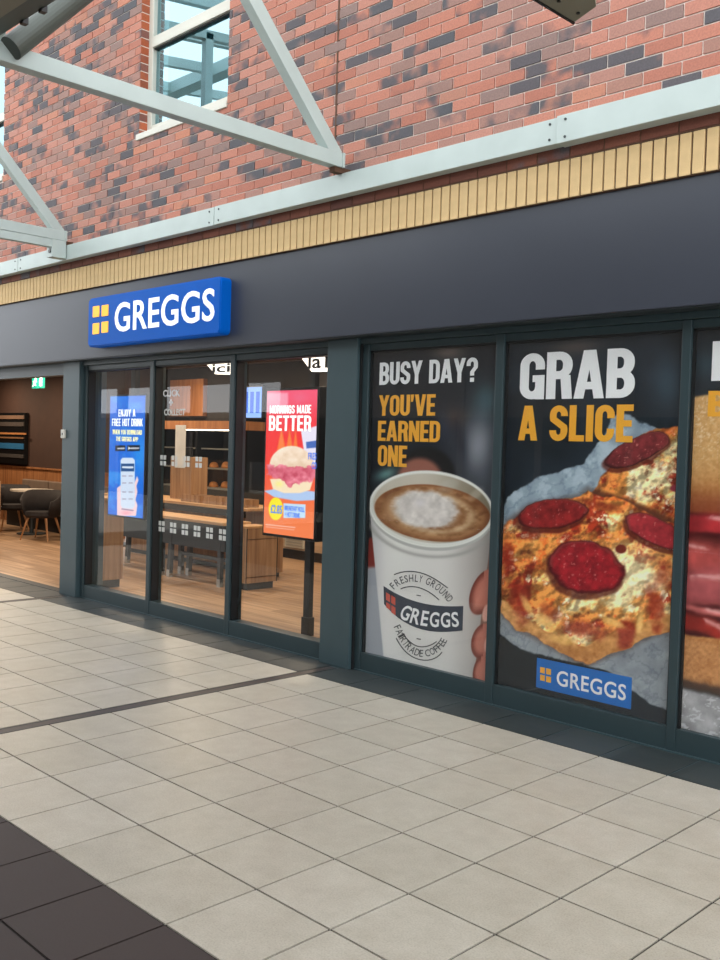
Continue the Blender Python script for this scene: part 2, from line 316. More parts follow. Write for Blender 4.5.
# heavy condensed capitals built from bars and bends (unit cap height)
def glyph(ch, w, t, h):
    """list of convex polygons; returns polygons, advance width"""
    P = []
    def R(x0, y0, x1, y1): P.append([(x0, y0), (x1, y0), (x1, y1), (x0, y1)])
    def Q(*p): P.append(list(p))
    rx, ry = t+0.07*w/0.5, h+0.10
    def bend(x0, y0, x1, y1, quad):       # quarter ring in the given corner of a box
        cx = x1-rx if 'r' in quad else x0+rx; cy = y1-ry if 't' in quad else y0+ry
        a0 = {'rt': 0, 'lt': 90, 'lb': 180, 'rb': 270}[quad]
        for k in range(6):
            a, b = math.radians(a0+15*k), math.radians(a0+15*k+15); ix, iy = max(rx-t, 0.02), max(ry-h, 0.02)
            P.append([(cx+ix*math.cos(a), cy+iy*math.sin(a)), (cx+rx*math.cos(a), cy+ry*math.sin(a)), (cx+rx*math.cos(b), cy+ry*math.sin(b)), (cx+ix*math.cos(b), cy+iy*math.sin(b))])
    def bowl(y0, y1, xr=None):            # right-hand bowl of B, D, P, R
        x1 = xr or w
        R(0, y1-h, x1-rx, y1); R(0, y0, x1-rx, y0+h); bend(0, y0, x1, y1, 'rt'); bend(0, y0, x1, y1, 'rb'); R(x1-t, y0+ry, x1, y1-ry)
    if ch in 'OQ':
        for q in ('rt', 'lt', 'lb', 'rb'): bend(0, 0, w, 1, q)
        R(0, ry, t, 1-ry); R(w-t, ry, w, 1-ry); R(rx, 1-h, w-rx, 1); R(rx, 0, w-rx, h)
    elif ch in 'CG':
        for q in ('rt', 'lt', 'lb', 'rb'): bend(0, 0, w, 1, q)
        R(0, ry, t, 1-ry); R(rx, 1-h, w-rx, 1); R(rx, 0, w-rx, h); R(w-t, 0.64, w, 1-ry)
        if ch == 'C': R(w-t, ry, w, 0.36)
        else: R(w-t, 0, w, 0.52); R(w*0.52, 0.52-h*0.85, w, 0.52)
    elif ch == 'S':
        for q in ('rt', 'lt', 'lb', 'rb'): bend(0, 0, w, 1, q)
        R(rx, 1-h, w-rx, 1); R(rx, 0, w-rx, h); R(0, 0.64, t, 1-ry); R(w-t, ry, w, 0.36); R(w-t, 0.70, w, 1-ry); R(0, ry, t, 0.30)
        Q((0, 0.64), (0.02, 0.56), (w-t, 0.34), (w, 0.36)); Q((0, 0.64), (w, 0.36), (w-0.02, 0.44), (t, 0.66))
    elif ch == 'U':
        bend(0, 0, w, 1, 'lb'); bend(0, 0, w, 1, 'rb'); R(0, ry, t, 1); R(w-t, ry, w, 1); R(rx, 0, w-rx, h)
    elif ch == 'J':
        w *= 0.85; bend(0, 0, w, 1, 'lb'); bend(0, 0, w, 1, 'rb'); R(0, ry, t, 0.34); R(w-t, ry, w, 1); R(rx, 0, w-rx, h)
    elif ch == 'D': R(0, 0, t, 1); bowl(0, 1)
    elif ch == 'B': R(0, 0, t, 1); bowl(0.5-h*0.45, 1, w*0.97); bowl(0, 0.5+h*0.45)
    elif ch == 'P': R(0, 0, t, 1); bowl(0.38, 1)
    elif ch == 'R': R(0, 0, t, 1); bowl(0.42, 1); Q((w-t-0.05, 0.5), (w-t, 0.0), (w+0.01, 0.0), (w-0.04, 0.5))
    elif ch in 'EF':
        w *= 0.84; R(0, 0, t, 1); R(0, 1-h, w, 1); R(0, 0.5-h/2, w*0.92, 0.5+h/2)
        if ch == 'E': R(0, 0, w, h)
    elif ch == 'L': w *= 0.82; R(0, 0, t, 1); R(0, 0, w, h)
    elif ch == 'I': w = t; R(0, 0, t, 1)
    elif ch == 'T': w *= 0.92; R(0, 1-h, w, 1); R(w/2-t/2, 0, w/2+t/2, 1)
    elif ch == 'H': R(0, 0, t, 1); R(w-t, 0, w, 1); R(0, 0.5-h/2, w, 0.5+h/2)
    elif ch == 'N': w *= 1.04; R(0, 0, t, 1); R(w-t, 0, w, 1); Q((0, 1), (w-t*1.0, 0), (w, 0), (t*1.0, 1))
    elif ch == 'K': R(0, 0, t, 1); Q((t*0.8, 0.38), (t*0.8, 0.62), (w-t, 1), (w+0.01, 1)); Q((t*0.9, 0.55), (w-t, 0), (w+0.02, 0), (t*1.6, 0.66))
    elif ch == 'M': w *= 1.35; R(0, 0, t, 1); R(w-t, 0, w, 1); Q((0, 1), (w/2-t*0.4, 0.1), (w/2+t*0.4, 0.1), (t, 1)); Q((w-t, 1), (w/2-t*0.4, 0.1), (w/2+t*0.4, 0.1), (w, 1))
    elif ch == 'A':
        w *= 1.12; Q((0, 0), (t, 0), (w/2+t*0.35, 1), (w/2-t*0.62, 1)); Q((w-t, 0), (w, 0), (w/2+t*0.62, 1), (w/2-t*0.35, 1)); R(w*0.24, 0.19, w*0.76, 0.19+h*0.9)
    elif ch == 'V':
        w *= 1.10; Q((0, 1), (w/2-t*0.60, 0), (w/2+t*0.35, 0), (t, 1)); Q((w-t, 1), (w/2-t*0.35, 0), (w/2+t*0.60, 0), (w, 1))
    elif ch == 'W':
        w *= 1.5; q = w/2
        for o in (0, q-t*0.1): Q((o, 1), (o+q/2-t*0.5, 0), (o+q/2+t*0.4, 0), (o+t, 1)); Q((o+q-t*0.9, 1), (o+q/2-t*0.4, 0), (o+q/2+t*0.5, 0), (o+q+t*0.1, 1))
    elif ch == 'Y':
        w *= 1.10; R(w/2-t/2, 0, w/2+t/2, 0.45); Q((0, 1), (w/2-t/2, 0.40), (w/2+t/2, 0.40), (t, 1)); Q((w-t, 1), (w/2-t/2, 0.40), (w/2+t/2, 0.40), (w, 1))
    elif ch == "'": w = t*0.9; Q((t*0.05, 0.66), (t*0.55, 0.66), (t*0.9, 1), (0, 1))
    elif ch == '?':
        bend(0, 0.42, w, 1, 'rt'); bend(0, 0.42, w, 1, 'lt'); R(rx, 1-h, w-rx, 1); R(0, 0.66, t, 1-ry); R(w-t, 0.58, w, 1-ry)
        Q((w*0.34, 0.26), (w*0.34+t, 0.26), (w*0.34+t, 0.42), (w*0.34, 0.42)); Q((w*0.34, 0.42), (w*0.34+t, 0.40), (w, 0.58), (w-t, 0.62)); R(w*0.34, 0, w*0.34+t, 0.17)
    elif ch == ' ': w *= 0.5
    return P, w
def block_px(name, parent, s_, Y, ul, vtop, vbot, ur, material, w=0.48, t=0.165, h=0.16, gap=0.05, thick=0.0015, x1=None):
    polys = []; x = 0.0
    for ch in s_:
        P, a = glyph(ch, w, t, h); polys += [[(px+x, py) for px, py in q] for q in P]; x += a+gap
    x -= gap
    A = onY(ul, vbot, Y); B = onY(ul, vtop, Y); xr = onY(ur, (vtop+vbot)/2, Y)[0] if x1 is None else x1
    kx = (xr-A[0])/x; kz = B[2]-A[2]; mb = MB()
    for k_, q in enumerate(polys): mb.prism([(A[0]+px*kx, A[2]+py*kz) for px, py in q], Y-0.00004*(k_ % 24), Y+thick)
    o = build(name, mb, material, parent)
    if name == 'screen_lettering': o['kind'] = 'stuff'
    return o

# ------------------------------------------------------------------ the setting: floor
YB, YF, YP, YM, YG = 1.80, 1.83, 1.93, 1.98, 2.06       # brick face, fascia face, pillar face, mullion face, glass
ZG = 0.006
floor = tag(bx('floor', M['grout'], -12.2, 5.2, -9.0, 2.10, -0.12, -ZG), kind='structure')
g = 0.0048
tiles, dark, strip = [], [], []
def rows(x0, x1):
    for j in range(-8, 4):
        b = (x0+g, x1-g, j*0.4+g, j*0.4+0.4-g, -0.02, 0.0)
        (tiles if j >= -3 else dark).append(b)
    strip.append((x0+g, x1-g, 1.6+g, 1.98, -0.02, -0.0005))
for i in range(-5, 13): rows(i*0.4, i*0.4+0.4)
for i in range(1, 11): rows(-2.10-0.4*i, -2.10-0.4*i+0.4)
for i in range(1, 11): rows(-6.20-0.4*i, -6.20-0.4*i+0.4)
bx('threshold_grout', M['pillar'], -10.2, 5.2, 1.602, 1.98, -0.03, -0.003, floor)
pieces(floor, 'floor_tile', 'far_floor_tiles', tiles, M['tile'])
pieces(floor, 'dark_floor_tile', 'far_dark_floor_tiles', dark, M['darktile'])
pieces(floor, 'threshold_tile', 'far_threshold_tiles', strip, M['striptile'])
for x0, x1 in ((-2.095, -2.005), (-6.195, -6.105)):
    c = bx('movement_joint_channel', M['channel'], x0, x1, -3.2, 1.9, -0.02, -0.001, floor); tag(c, 'dark bronze movement joint strip between the floor tiles')
    for e in (x0+0.006, x1-0.006): bx('channel_edge', M['darkmetal'], e-0.005, e+0.005, -3.2, 1.9, -0.02, 0.0005, c)

# ------------------------------------------------------------------ upper brick wall
W1 = (-4.74, -3.395, 4.43, 6.3); W2 = (-9.2, -7.57, 4.55, 6.3)      # window openings x0,x1,z0,z1
XL, XR, ZB, ZT = -12.0, 4.0, 3.382, 6.25
wall = empty('wall_facade', (-4, 1.95, 3.16), kind='structure')
mb = MB(); y0 = YB+0.008; y1 = 2.2
for xa, xb, za, zb in ((XL, W2[0], ZB-0.004, ZT), (W2[0], W2[1], ZB-0.004, W2[2]), (W2[1], W1[0], ZB-0.004, ZT), (W1[0], W1[1], ZB-0.004, W1[2]), (W1[1], XR, ZB-0.004, ZT)):
    mb.box(xa, xb, y0, y1, za, zb)
build('mortar_backing', mb, M['mortar'], wall)
joints = 0.010; bl = []; rnd = random.Random(3)
for r in range(-8, 31):
    z0 = BZ0+r*BC; z1 = z0+BC-joints
    if z0 < ZB-0.01 or z1 > ZT: continue
    off = BX0+(r % 2)*BP/2
    for c in range(-57, 18):
        x0 = off+c*BP+joints/2; x1 = x0+BP-joints
        if x0 < XL or x1 > XR: continue
        segs = [(x0, x1)]
        for W in (W1, W2):
            if z1 > W[2]+0.012:
                ns = []
                for a, b in segs:
                    if b <= W[0] or a >= W[1]: ns.append((a, b)); continue
                    if a < W[0]: ns.append((a, W[0]))
                    if b > W[1]: ns.append((W[1], b))
                segs = ns
        for a, b in segs:
            if b-a < 0.03: continue
            bl.append((a, b, YB+rnd.uniform(-0.0015, 0.0015), YB+0.05, z0+joints/2, z1+joints/2))
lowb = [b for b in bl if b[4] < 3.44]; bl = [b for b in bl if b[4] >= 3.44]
pieces(wall, 'brick', 'far_bricks', bl, M['brick'])
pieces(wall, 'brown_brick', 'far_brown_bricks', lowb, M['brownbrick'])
bx('brown_mortar_bed', M['brown_mortar'], XL, XR, YB+0.004, YB+0.02, 3.378, 3.458, wall)
# brick reveal of the window (its left jamb shows)
for W in (W1, W2):
    for sgn, xe in ((1, W[0]), (-1, W[1])):
        rb = MB()
        for r in range(-8, 31):
            z0 = BZ0+r*BC+joints/2; z1 = z0+BC-joints
            if z0 < W[2] or z1 > ZT: continue
            ya = YB+0.004; yb2 = 1.90 if r % 2 else 1.895
            rb.box(min(xe, xe+sgn*0.004), max(xe, xe+sgn*0.004), ya, yb2, z0, z1)
        o = build('reveal_bricks', rb, M['reveal_brick'], wall); o['kind'] = 'stuff'
jt = onY(337, 80, YB)[0]
bx('movement_joint', M['brown_mortar'], jt-0.009, jt+0.009, YB-0.001, YB+0.02, 3.62, ZT, wall)

# soldier course of buff bricks above the fascia
sold = empty('trim_1', (-4, 1.9, 3.15), kind='structure')
bx('mortar_bed', M['brown_mortar'], XL, XR, YB+0.013, 2.2, 3.148, 3.378, sold)
sb = []; SP = 0.0755
for k in range(-150, 54):
    x0 = -0.211+k*SP+0.005; sb.append((x0, x0+SP-0.0125, YB+rnd.uniform(-.001, .001), YB+0.05, 3.152, 3.374))
pieces(sold, 'buff_brick', 'far_buff_bricks', sb, M['buff'])

# ------------------------------------------------------------------ upper windows
def upper_window(n, W, transom):
    w = empty('window_%d' % n, ((W[0]+W[1])/2, 1.92, W[2]), kind='structure')
    fa, fb = 1.885, 1.96
    f = w
    bx('frame_jamb', M['winframe'], W[0], W[0]+0.075, fa, fb, W[2]+0.05, 6.2, f, 0.004)
    bx('frame_jamb', M['winframe'], W[1]-0.075, W[1], fa, fb, W[2]+0.05, 6.2, f, 0.004)
    bx('frame_sill_rail', M['winframe'], W[0]+0.075, W[1]-0.075, fa, fb, W[2]+0.05, W[2]+0.135, f, 0.004)
    bx('transom', M['winframe'], W[0]+0.075, W[1]-0.075, fa-0.01, fb, transom, transom+0.095, f, 0.004)
    bx('window_sill', M['winframe'], W[0]-0.03, W[1]+0.0, 1.785, 1.90, W[2]-0.005, W[2]+0.05, w, 0.004)
    for a, b in ((W[2]+0.135, transom), (transom+0.095, 6.2)):
        bx('pane', M['winglass'], W[0]+0.075, W[1]-0.075, 1.925, 1.935, a, b, w)
        bx('gasket_shade', M['gasket_shade'], W[0]+0.075, W[1]-0.075, 1.90, 1.925, b-0.012, b, w)
    bx('blind', M['whitetop'], W[0]+0.08, W[1]-0.08, 2.05, 2.06, W[2]+0.1, 6.2, w)
upper_window(1, W1, 5.275)
upper_window(2, W2, 5.28)

# ------------------------------------------------------------------ white steel rail along the wall
rail = empty('steel_wall_rail', (-4, 1.74, 3.46), 'pale painted steel channel running along the brick wall above the buff bricks', 'rail')
for a, b, yf, zl, zh in ((-12, -7.0, 1.722, 3.45, 3.598), (-6.99, -3.44, 1.722, 3.45, 3.6), (-3.43, -0.093, 1.720, 3.452, 3.602), (-0.10, 4.0, 1.708, 3.446, 3.606)):
    s = build('rail_section', MB().box(a, b, yf, YB, zl, zh), M['steel'], rail, 0.003)
    for e in (a+0.06, b-0.06):
        for zz in (zl+0.03, zh-0.03): build('bolt', MB().tube((e, yf-0.005, zz), (e, yf+0.002, zz), 0.008, n=8), M['darkmetal'], s)
# ------------------------------------------------------------------ roof trusses
def truss(xr, label, extra):
    t = empty('roof_truss', (xr-0.04, 0.4, 3.63), label, 'truss', 'white steel roof trusses')
    xa = xr-0.085
    build('bottom_chord', MB().box(xa, xr, -1.24, 1.70, 3.636, 3.735), M['steel'], t, 0.004)
    xm = (xr+xa)/2
    def web(name, p, q, material, round_=False):
        if round_: build(name, MB().tube((xm+0.075, *p), (xm+0.075, *q), 0.064, n=24), material, t, smooth=False)
        else: build(name, MB().bar((xm, *p), (xm, *q), 0.085, 0.105, up=(1, 0, 0)) if False else MB().bar((xm, *p), (xm, *q), 0.081, 0.10, up=(0, 1, 1)), material, t, 0.003)
    web('diagonal_brace', (1.66, 3.708), (0.44, 5.0), M['steel'])
    web('tubular_brace', (-0.76, 3.70), (0.44, 4.98), M['pipe'], True)
    build('end_plate', MB().box(xa-0.004, xr+0.006, 1.70, 1.722, 3.636, 3.74), M['steel'], t, 0.002)
    build('wall_bracket', MB().box(xa+0.015, xr-0.015, 1.64, 1.80, 3.60, 3.64), M['brown_mortar'], t)
    web('top_chord', (1.78, 6.05), (-1.6, 6.5), M['steel']); web('hanger', (0.44, 5.0), (0.44, 6.25), M['steel'])
    if extra:
        build('lower_rail', MB().box(xa+0.01, xr-0.004, 0.2, 1.70, 3.556, 3.634), M['steel'], t, 0.003)
        build('drop_bracket', MB().box(xa-0.02, xr+0.004, 1.56, 1.712, 3.46, 3.634), M['steel'], t, 0.003)
        build('bracket_bolt', MB().tube((xr-0.04, 1.552, 3.52), (xr-0.04, 1.56, 3.52), 0.022, n=10), M['black'], t)
    return t
truss(-1.888, 'steel roof truss meeting the brick wall right of the upper window', False)
truss(-5.911, 'steel roof truss at the left edge with a bolted drop bracket', True)
gb = empty('roof_gutter_beam', (-3, -0.95, 3.75), 'dark edged beige gutter beam overhead in the top left corner', 'beam')
bx('beam', M['pipe'], -10, 3.6, -0.913, -0.815, 3.75, 3.87, gb, 0.003)
bx('gutter_tray', M['gutter'], -10, 3.6, -1.25, -0.915, 3.742, 3.80, gb, 0.003)
cp = tag(bx('ceiling_canopy', M['gutter'], -12, 4.6, -5.2, -1.26, 3.742, 3.95), kind='structure')
for k in range(9): bx('soffit_joint', M['black'], -11+k*1.8, -10.985+k*1.8, -5.2, -1.26, 3.738, 3.742, cp)
for xx in (-1.62, -1.42): build('pipe_clip', MB().box(xx, xx+0.035, -0.825, -0.795, 3.735, 3.80), M['black'], gb)
# glazed roof overhead (it shows in the window's reflection)
rf = empty('ceiling_roof_frame', (-4, -3, 6.2), kind='structure')
for k in range(-9, 4):
    x = k*1.0+0.1
    build('glazing_bar', MB().bar((x, 1.95, 6.35), (x, -9.0, 7.9), 0.09, 0.12), M['steel'], rf)
bx('purlin', M['steel'], -12, 4.0, -1.2, -1.0, 6.68, 6.84, rf)
bx('wall_plate', M['steel'], -12, 4.0, 1.85, 2.0, 6.26, 6.32, rf)
# box-shaped metal fitting overhead at the top edge
lf = empty('overhead_fitting', (0.93, 0.1, 3.45), 'olive-grey box-shaped metal fitting hanging overhead at the top edge of the view', 'light fitting')
v = [(0.842, -0.9), (1.012, -0.9), (1.012, 0.305), (0.983, 0.36), (0.842, 0.424)]
n = len(v); mb = MB(); mb.add([(x, y, 3.452) for x, y in v]+[(x, y, 3.56) for x, y in v], [tuple(range(n-1, -1, -1)), tuple(range(n, 2*n))]+[(i, (i+1) % n, (i+1) % n+n, i+n) for i in range(n)])
build('body', mb, M['gutter'], lf)
bx('edge_strip', M['black'], 0.832, 0.842, -0.9, 0.428, 3.446, 3.57, lf)
for y in (-0.7, 0.15): build('hanger_rod', MB().tube((0.93, y, 3.56), (0.93, y, 6.6), 0.008, n=8), M['darkmetal'], lf)
for y in (0.22, 0.36): build('screw', MB().tube((0.90, y, 3.447), (0.90, y, 3.453), 0.008, n=8), M['black'], lf)

# ------------------------------------------------------------------ fascia and shopfront
fas = empty('trim_2', (-4, 1.9, 2.46), kind='structure')
bx('fascia_panel', M['fascia'], XL, XR, YF, 2.2, 2.462, 3.146, fas)
bx('fascia_lip', M['darkmetal'], XL, XR, YF+0.012, 2.0, 2.452, 2.462, fas)
def pillar(n, x0, x1):
    p = tag(bx('wall_pillar_%d' % n, M['pillar'], x0, x1, YP, 2.25, 0.0, 2.452, None, 0.004), kind='structure'); return p
p1 = pillar(1, -6.33, -5.99); p2 = pillar(2, -2.235, -1.915); p3 = pillar(3, -10.6, -10.25)
tag(bx('wall_pillar_4', M['pillar'], 3.1, 3.5, YP, 2.25, 0.0, 2.452, None, 0.004), kind='structure')
db = empty('door_sensor', (-6.26, YP-0.01, 1.66), 'small pale push button box on the grey pillar beside the doorway', 'button')
bx('housing', M['winframe'], -6.325, -6.245, YP-0.022, YP, 1.655, 1.745, db, 0.005); bx('button', M['darkmetal'], -6.295, -6.275, YP-0.026, YP-0.022, 1.69, 1.71, db)
dh = empty('door_1', (-8.3, 2.0, 0), kind='structure')
bx('door_head', M['frame'], -10.25, -6.33, YM, 2.1, 2.33, 2.452, dh); bx('threshold', M['darkmetal'], -10.25, -6.33, 1.98, 2.10, -0.02, 0.004, dh)

ZS, ZH = 0.135, 2.362
def bay(n, xa, xb, x0, x1):
    """xa..xb: post fronts on the left and the right; x0..x1: glazed opening"""
    w = empty('window_%d' % n, ((x0+x1)/2, YM, 0), kind='structure')
    bx('bottom_rail', M['frame'], x0, x1, YM+0.006, 2.10, 0.0, ZS, w, 0.003)
    bx('head_rail', M['frame'], x0, x1, YM+0.012, 2.10, ZH, 2.41, w, 0.003)
    bx('head_cover', M['frame'], xa, xb, YM-0.02, 2.08, 2.41, 2.452, w, 0.003)
    bx('post', M['frame'], xa, x0, YM, 2.12, 0.0, 2.41, w, 0.004)
    for a, b in ((x0, x0+0.012), (x1-0.012, x1)): bx('gasket_shade', M['gasket_shade'], a, b, 2.0, YG+0.02, ZS, ZH, w)  # black strips also paint the shade on the mullion sides
    bx('gasket_shade', M['gasket_shade'], x0, x1, 2.0, YG+0.02, ZH-0.012, ZH, w)
    return w
w3 = bay(3, -5.99, -4.745, -5.93, -4.745); w4 = bay(4, -4.745, -3.505, -4.685, -3.505); w5 = bay(5, -3.505, -2.235, -3.445, -2.235)
w6 = bay(6, -1.915, -0.688, -1.845, -0.688); w7 = bay(7, -0.688, 0.59, -0.625, 0.59); w8 = bay(8, 0.59, 1.86, 0.645, 1.86)
for w, a, b in ((w3, -5.93, -4.745), (w4, -4.685, -3.505), (w5, -3.445, -2.235)):
    bx('glass_pane', M['glass'], a+0.012, b-0.012, YG, YG+0.008, ZS, ZH-0.012, w)
for w, a, b in ((w6, -1.845, -0.688), (w7, -0.625, 0.59), (w8, 0.645, 1.86)):
    bx('glass_pane', M['glass'], a+0.012, b-0.012, 2.008, 2.014, ZS, ZH-0.012, w)
bx('post', M['frame'], 1.86, 1.94, YM, 2.09, 0, 2.452, w8, 0.004)
bx('post_recess', M['gasket_shade'], -1.93, -1.90, YM-0.02, 2.09, 0, 2.41, w6)  # solid black strip in place of the dark recess beside the pillar
tag(bx('wall_blank_bay', M['pillar'], 1.94, 3.1, YM+0.02, 2.2, 0, 2.452), kind='structure')
# silicone bead along the foot of the frame
for w, a, b in ((w3, -5.98, -4.72), (w4, -4.72, -3.48), (w5, -3.48, -2.24), (w6, -1.91, -0.66), (w7, -0.66, 0.6), (w8, 0.6, 1.9)):
    bx('sealant_bead', M['pillar'], a, b, YM-0.008, YM+0.01, 0.0, 0.008, w)
# four-square decals on the middle pane
def decal(x, z, s=0.042, gp=0.014):
    d = MB()
    for i in (0, 1):
        for j in (0, 1): d.box(x+i*(s+gp), x+i*(s+gp)+s, YG-0.002, YG-0.0005, z+j*(s+gp), z+j*(s+gp)+s)
    build('glass_decal', d, M['decal'], w4)
for k in range(6): decal(-4.66+k*0.190, 0.80)
for k in range(4): decal(-4.66+k*0.19, 1.425)
lettering_px('glass_lettering', w4, 'CLICK', YG-0.003, 163, 390, 396.8, 180, M['pwhite'], 0.03)
lettering_px('glass_lettering', w4, '+', YG-0.003, 169, 399.5, 405.5, 173, M['pwhite'], 0.05)
lettering_px('glass_lettering', w4, 'COLLECT', YG-0.003, 164, 409, 415.5, 185, M['decal'], 0.03)

# ------------------------------------------------------------------ the lit sign
sg = empty('shop_sign', (-4.4, 1.77, 2.55), 'blue rounded lightbox sign with white lettering and four amber squares on the fascia', 'sign')
def rrect(x0, x1, z0, z1, r, k=6):
    p = []
    for cx, cz, a0 in ((x1-r, z1-r, 0), (x0+r, z1-r, 90), (x0+r, z0+r, 180), (x1-r, z0+r, 270)):
        p += [(cx+r*math.cos(math.radians(a0+90*t/k)), cz+r*math.sin(math.radians(a0+90*t/k))) for t in range(k+1)]
    return p
SX0, SX1, SZ0, SZ1, SY = -5.462, -3.318, 2.55, 3.022, 1.722
me_o = build('sign_box', MB().prism(rrect(SX0, SX1, SZ0, SZ1, 0.045), SY, YF), M['blue'], sg)
bm = bmesh.new(); bm.from_mesh(me_o.data)
ed = [e for e in bm.edges if all(abs(v_.co.y-min(q.co.y for q in bm.verts)) < 1e-4 for v_ in e.verts)]
bmesh.ops.bevel(bm, geom=ed, offset=0.012, segments=3, affect='EDGES'); bm.to_mesh(me_o.data); bm.free()
for (ua, ub, va, vb) in ((93, 99.5, 306, 317.5), (101.8, 108.5, 304.5, 316.5), (92.8, 99.3, 322.5, 334.5), (101.6, 108.3, 321, 333)):
    a = onY(ua, vb, SY-0.002); b = onY(ub, va, SY-0.002)
    build('amber_square', MB().prism(rrect(a[0], b[0], a[2], a[2]+0.105, 0.008, 3), SY-0.006, SY-0.0005), M['yellow'], sg)
lettering_px('sign_lettering', sg, 'GREGGS', SY-0.006, 114.3, 303.5, 332.5, 213.8, M['white'], 0.012, 0.0055, 1.05)

# ------------------------------------------------------------------ painting helpers for flat prints
def smooth(t): t = np.clip(t, 0, 1); return t*t*(3-2*t)
def vnoise(x, y, seed=0):
    xi = np.floor(x).astype(np.int64); yi = np.floor(y).astype(np.int64); fx = smooth(x-xi); fy = smooth(y-yi)
    def h(a, b):
        k = (a*374761393+b*668265263+seed*982451653) & 0x7fffffff
        k = ((k ^ (k >> 13))*1274126177) & 0x7fffffff
        return ((k ^ (k >> 16)) & 0xffff)/65535.0
    return (h(xi, yi)*(1-fx)+h(xi+1, yi)*fx)*(1-fy)+(h(xi, yi+1)*(1-fx)+h(xi+1, yi+1)*fx)*fy
def fbm(x, y, s, o=4, seed=0):
    r = 0; a = 0.5; t = 0
    for k in range(o): r = r+a*vnoise(x/s*2**k+k*17.3, y/s*2**k+k*9.1, seed+k); t += a; a *= 0.55
    return r/t
def polyd(u, v, pts):
    """signed distance, positive inside"""
    d = np.full(u.shape, 1e9); ins = np.zeros(u.shape, bool); n = len(pts)
    for i in range(n):
        x0, y0 = pts[i]; x1, y1 = pts[(i+1) % n]; ex, ey = x1-x0, y1-y0
        t = np.clip(((u-x0)*ex+(v-y0)*ey)/(ex*ex+ey*ey+1e-9), 0, 1)
        d = np.minimum(d, np.hypot(u-x0-t*ex, v-y0-t*ey))
        c = ((y0 > v) != (y1 > v)) & (u < ex*(v-y0)/(ey if abs(ey) > 1e-9 else 1e-9)+x0); ins ^= c
    return np.where(ins, d, -d)
def ell(u, v, cx, cy, rx, ry, deg=0):
    """1 at the centre, 0 on the rim"""
    a = math.radians(deg); x = (u-cx)*math.cos(a)+(v-cy)*math.sin(a); y = -(u-cx)*math.sin(a)+(v-cy)*math.cos(a)
    return 1-np.hypot(x/rx, y/ry)
class Paint:
    gain = 1.06
    def __init__(s, x0, x1, z0, z1, Y, step):
        s.nx = int((x1-x0)/step)+1; s.nz = int((z1-z0)/step)+1; s.Y = Y
        s.X, s.Z = np.meshgrid(np.linspace(x0, x1, s.nx), np.linspace(z0, z1, s.nz))
        P = np.c_[s.X.ravel(), np.full(s.X.size, Y), s.Z.ravel()]
        u, v, d = project(P); s.u = u; s.v = v; s.x = s.X.ravel(); s.z = s.Z.ravel()
        s.c = np.zeros((len(u), 3))
    def mix(s, col_, m):
        m = np.clip(m, 0, 1)[:, None]; s.c = s.c*(1-m)+np.atleast_2d(np.array(col_, float))*m
    def poly(s, pts, col_, soft=1.0, a=1.0): s.mix(col_, smooth(polyd(s.u, s.v, pts)/soft+0.5)*a)
    def ell(s, cx, cy, rx, ry, deg, col_, soft=1.0, a=1.0): s.mix(col_, smooth(ell(s.u, s.v, cx, cy, rx, ry, deg)*min(rx, ry)/soft+0.5)*a)
    def blob(s, cx, cy, rx, ry, deg, col_, a=1.0):
        e = 1-ell(s.u, s.v, cx, cy, rx, ry, deg); s.mix(col_, np.exp(-e*e*1.6)*a)
    def line(s, pts, w, col_, a=1.0):
        d = np.full(s.u.shape, 1e9)
        for (x0, y0), (x1, y1) in zip(pts, pts[1:]):
            ex, ey = x1-x0, y1-y0; t = np.clip(((s.u-x0)*ex+(s.v-y0)*ey)/(ex*ex+ey*ey+1e-9), 0, 1); d = np.minimum(d, np.hypot(s.u-x0-t*ex, s.v-y0-t*ey))
        s.mix(col_, smooth((w/2-d)/0.7+0.5)*a)
    def build(s, name, material, parent=None, thick=0.004):
        nx, nz = s.nx, s.nz; n = nx*nz
        bl_ = np.array([s.x.min(), s.Y, s.z.min()])
        V = np.c_[s.x, np.full(n, s.Y), s.z]-bl_
        i = np.arange(n).reshape(nz, nx)
        F = np.c_[i[:-1, :-1].ravel(), i[:-1, 1:].ravel(), i[1:, 1:].ravel(), i[1:, :-1].ravel()]
        cor = [(0, 0), (nx-1, 0), (nx-1, nz-1), (0, nz-1)]
        B = np.array([[s.X[0, 0], 0, s.Z[0, 0]], [s.X[0, -1], 0, s.Z[0, 0]], [s.X[0, -1], 0, s.Z[-1, 0]], [s.X[0, 0], 0, s.Z[-1, 0]]])-[bl_[0], 0, bl_[2]]
        Bf = B+[0, 0.0002, 0]; Bb = B+[0, thick, 0]
        V = np.r_[V, Bf, Bb]
        faces = F.tolist()+[[n+7, n+6, n+5, n+4]]+[[n+k, n+4+k, n+4+(k+1) % 4, n+(k+1) % 4] for k in range(4)]
        me = bpy.data.meshes.new(name); me.from_pydata(V.tolist(), [], faces); me.materials.append(material)
        at = me.color_attributes.new('print', 'FLOAT_COLOR', 'POINT')
        c = np.clip(s.c*s.gain, 0, 255)/255; c = np.where(c <= 0.04045, c/12.92, ((c+0.055)/1.055)**2.4)
        rgba = np.ones((len(V), 4), np.float32); rgba[:n, :3] = c; rgba[n:, :3] = 0.1
        at.data.foreach_set('color', rgba.ravel()); me.update()
        return link(name, me, parent, bl_)
def curve_pts(pts, n):
    P = np.array(pts, float); t = np.r_[0, np.cumsum(np.hypot(*np.diff(P, axis=0).T))]; s = np.linspace(0, t[-1], n)
    for _ in range(1): pass
    # smooth interpolation through waypoints by quadratic fit of both coordinates
    k = min(len(P)-1, 4); cx = np.polyfit(t, P[:, 0], k); cy = np.polyfit(t, P[:, 1], k)
    return np.c_[np.polyval(cx, s), np.polyval(cy, s)]
YPO = 2.026       # poster plane

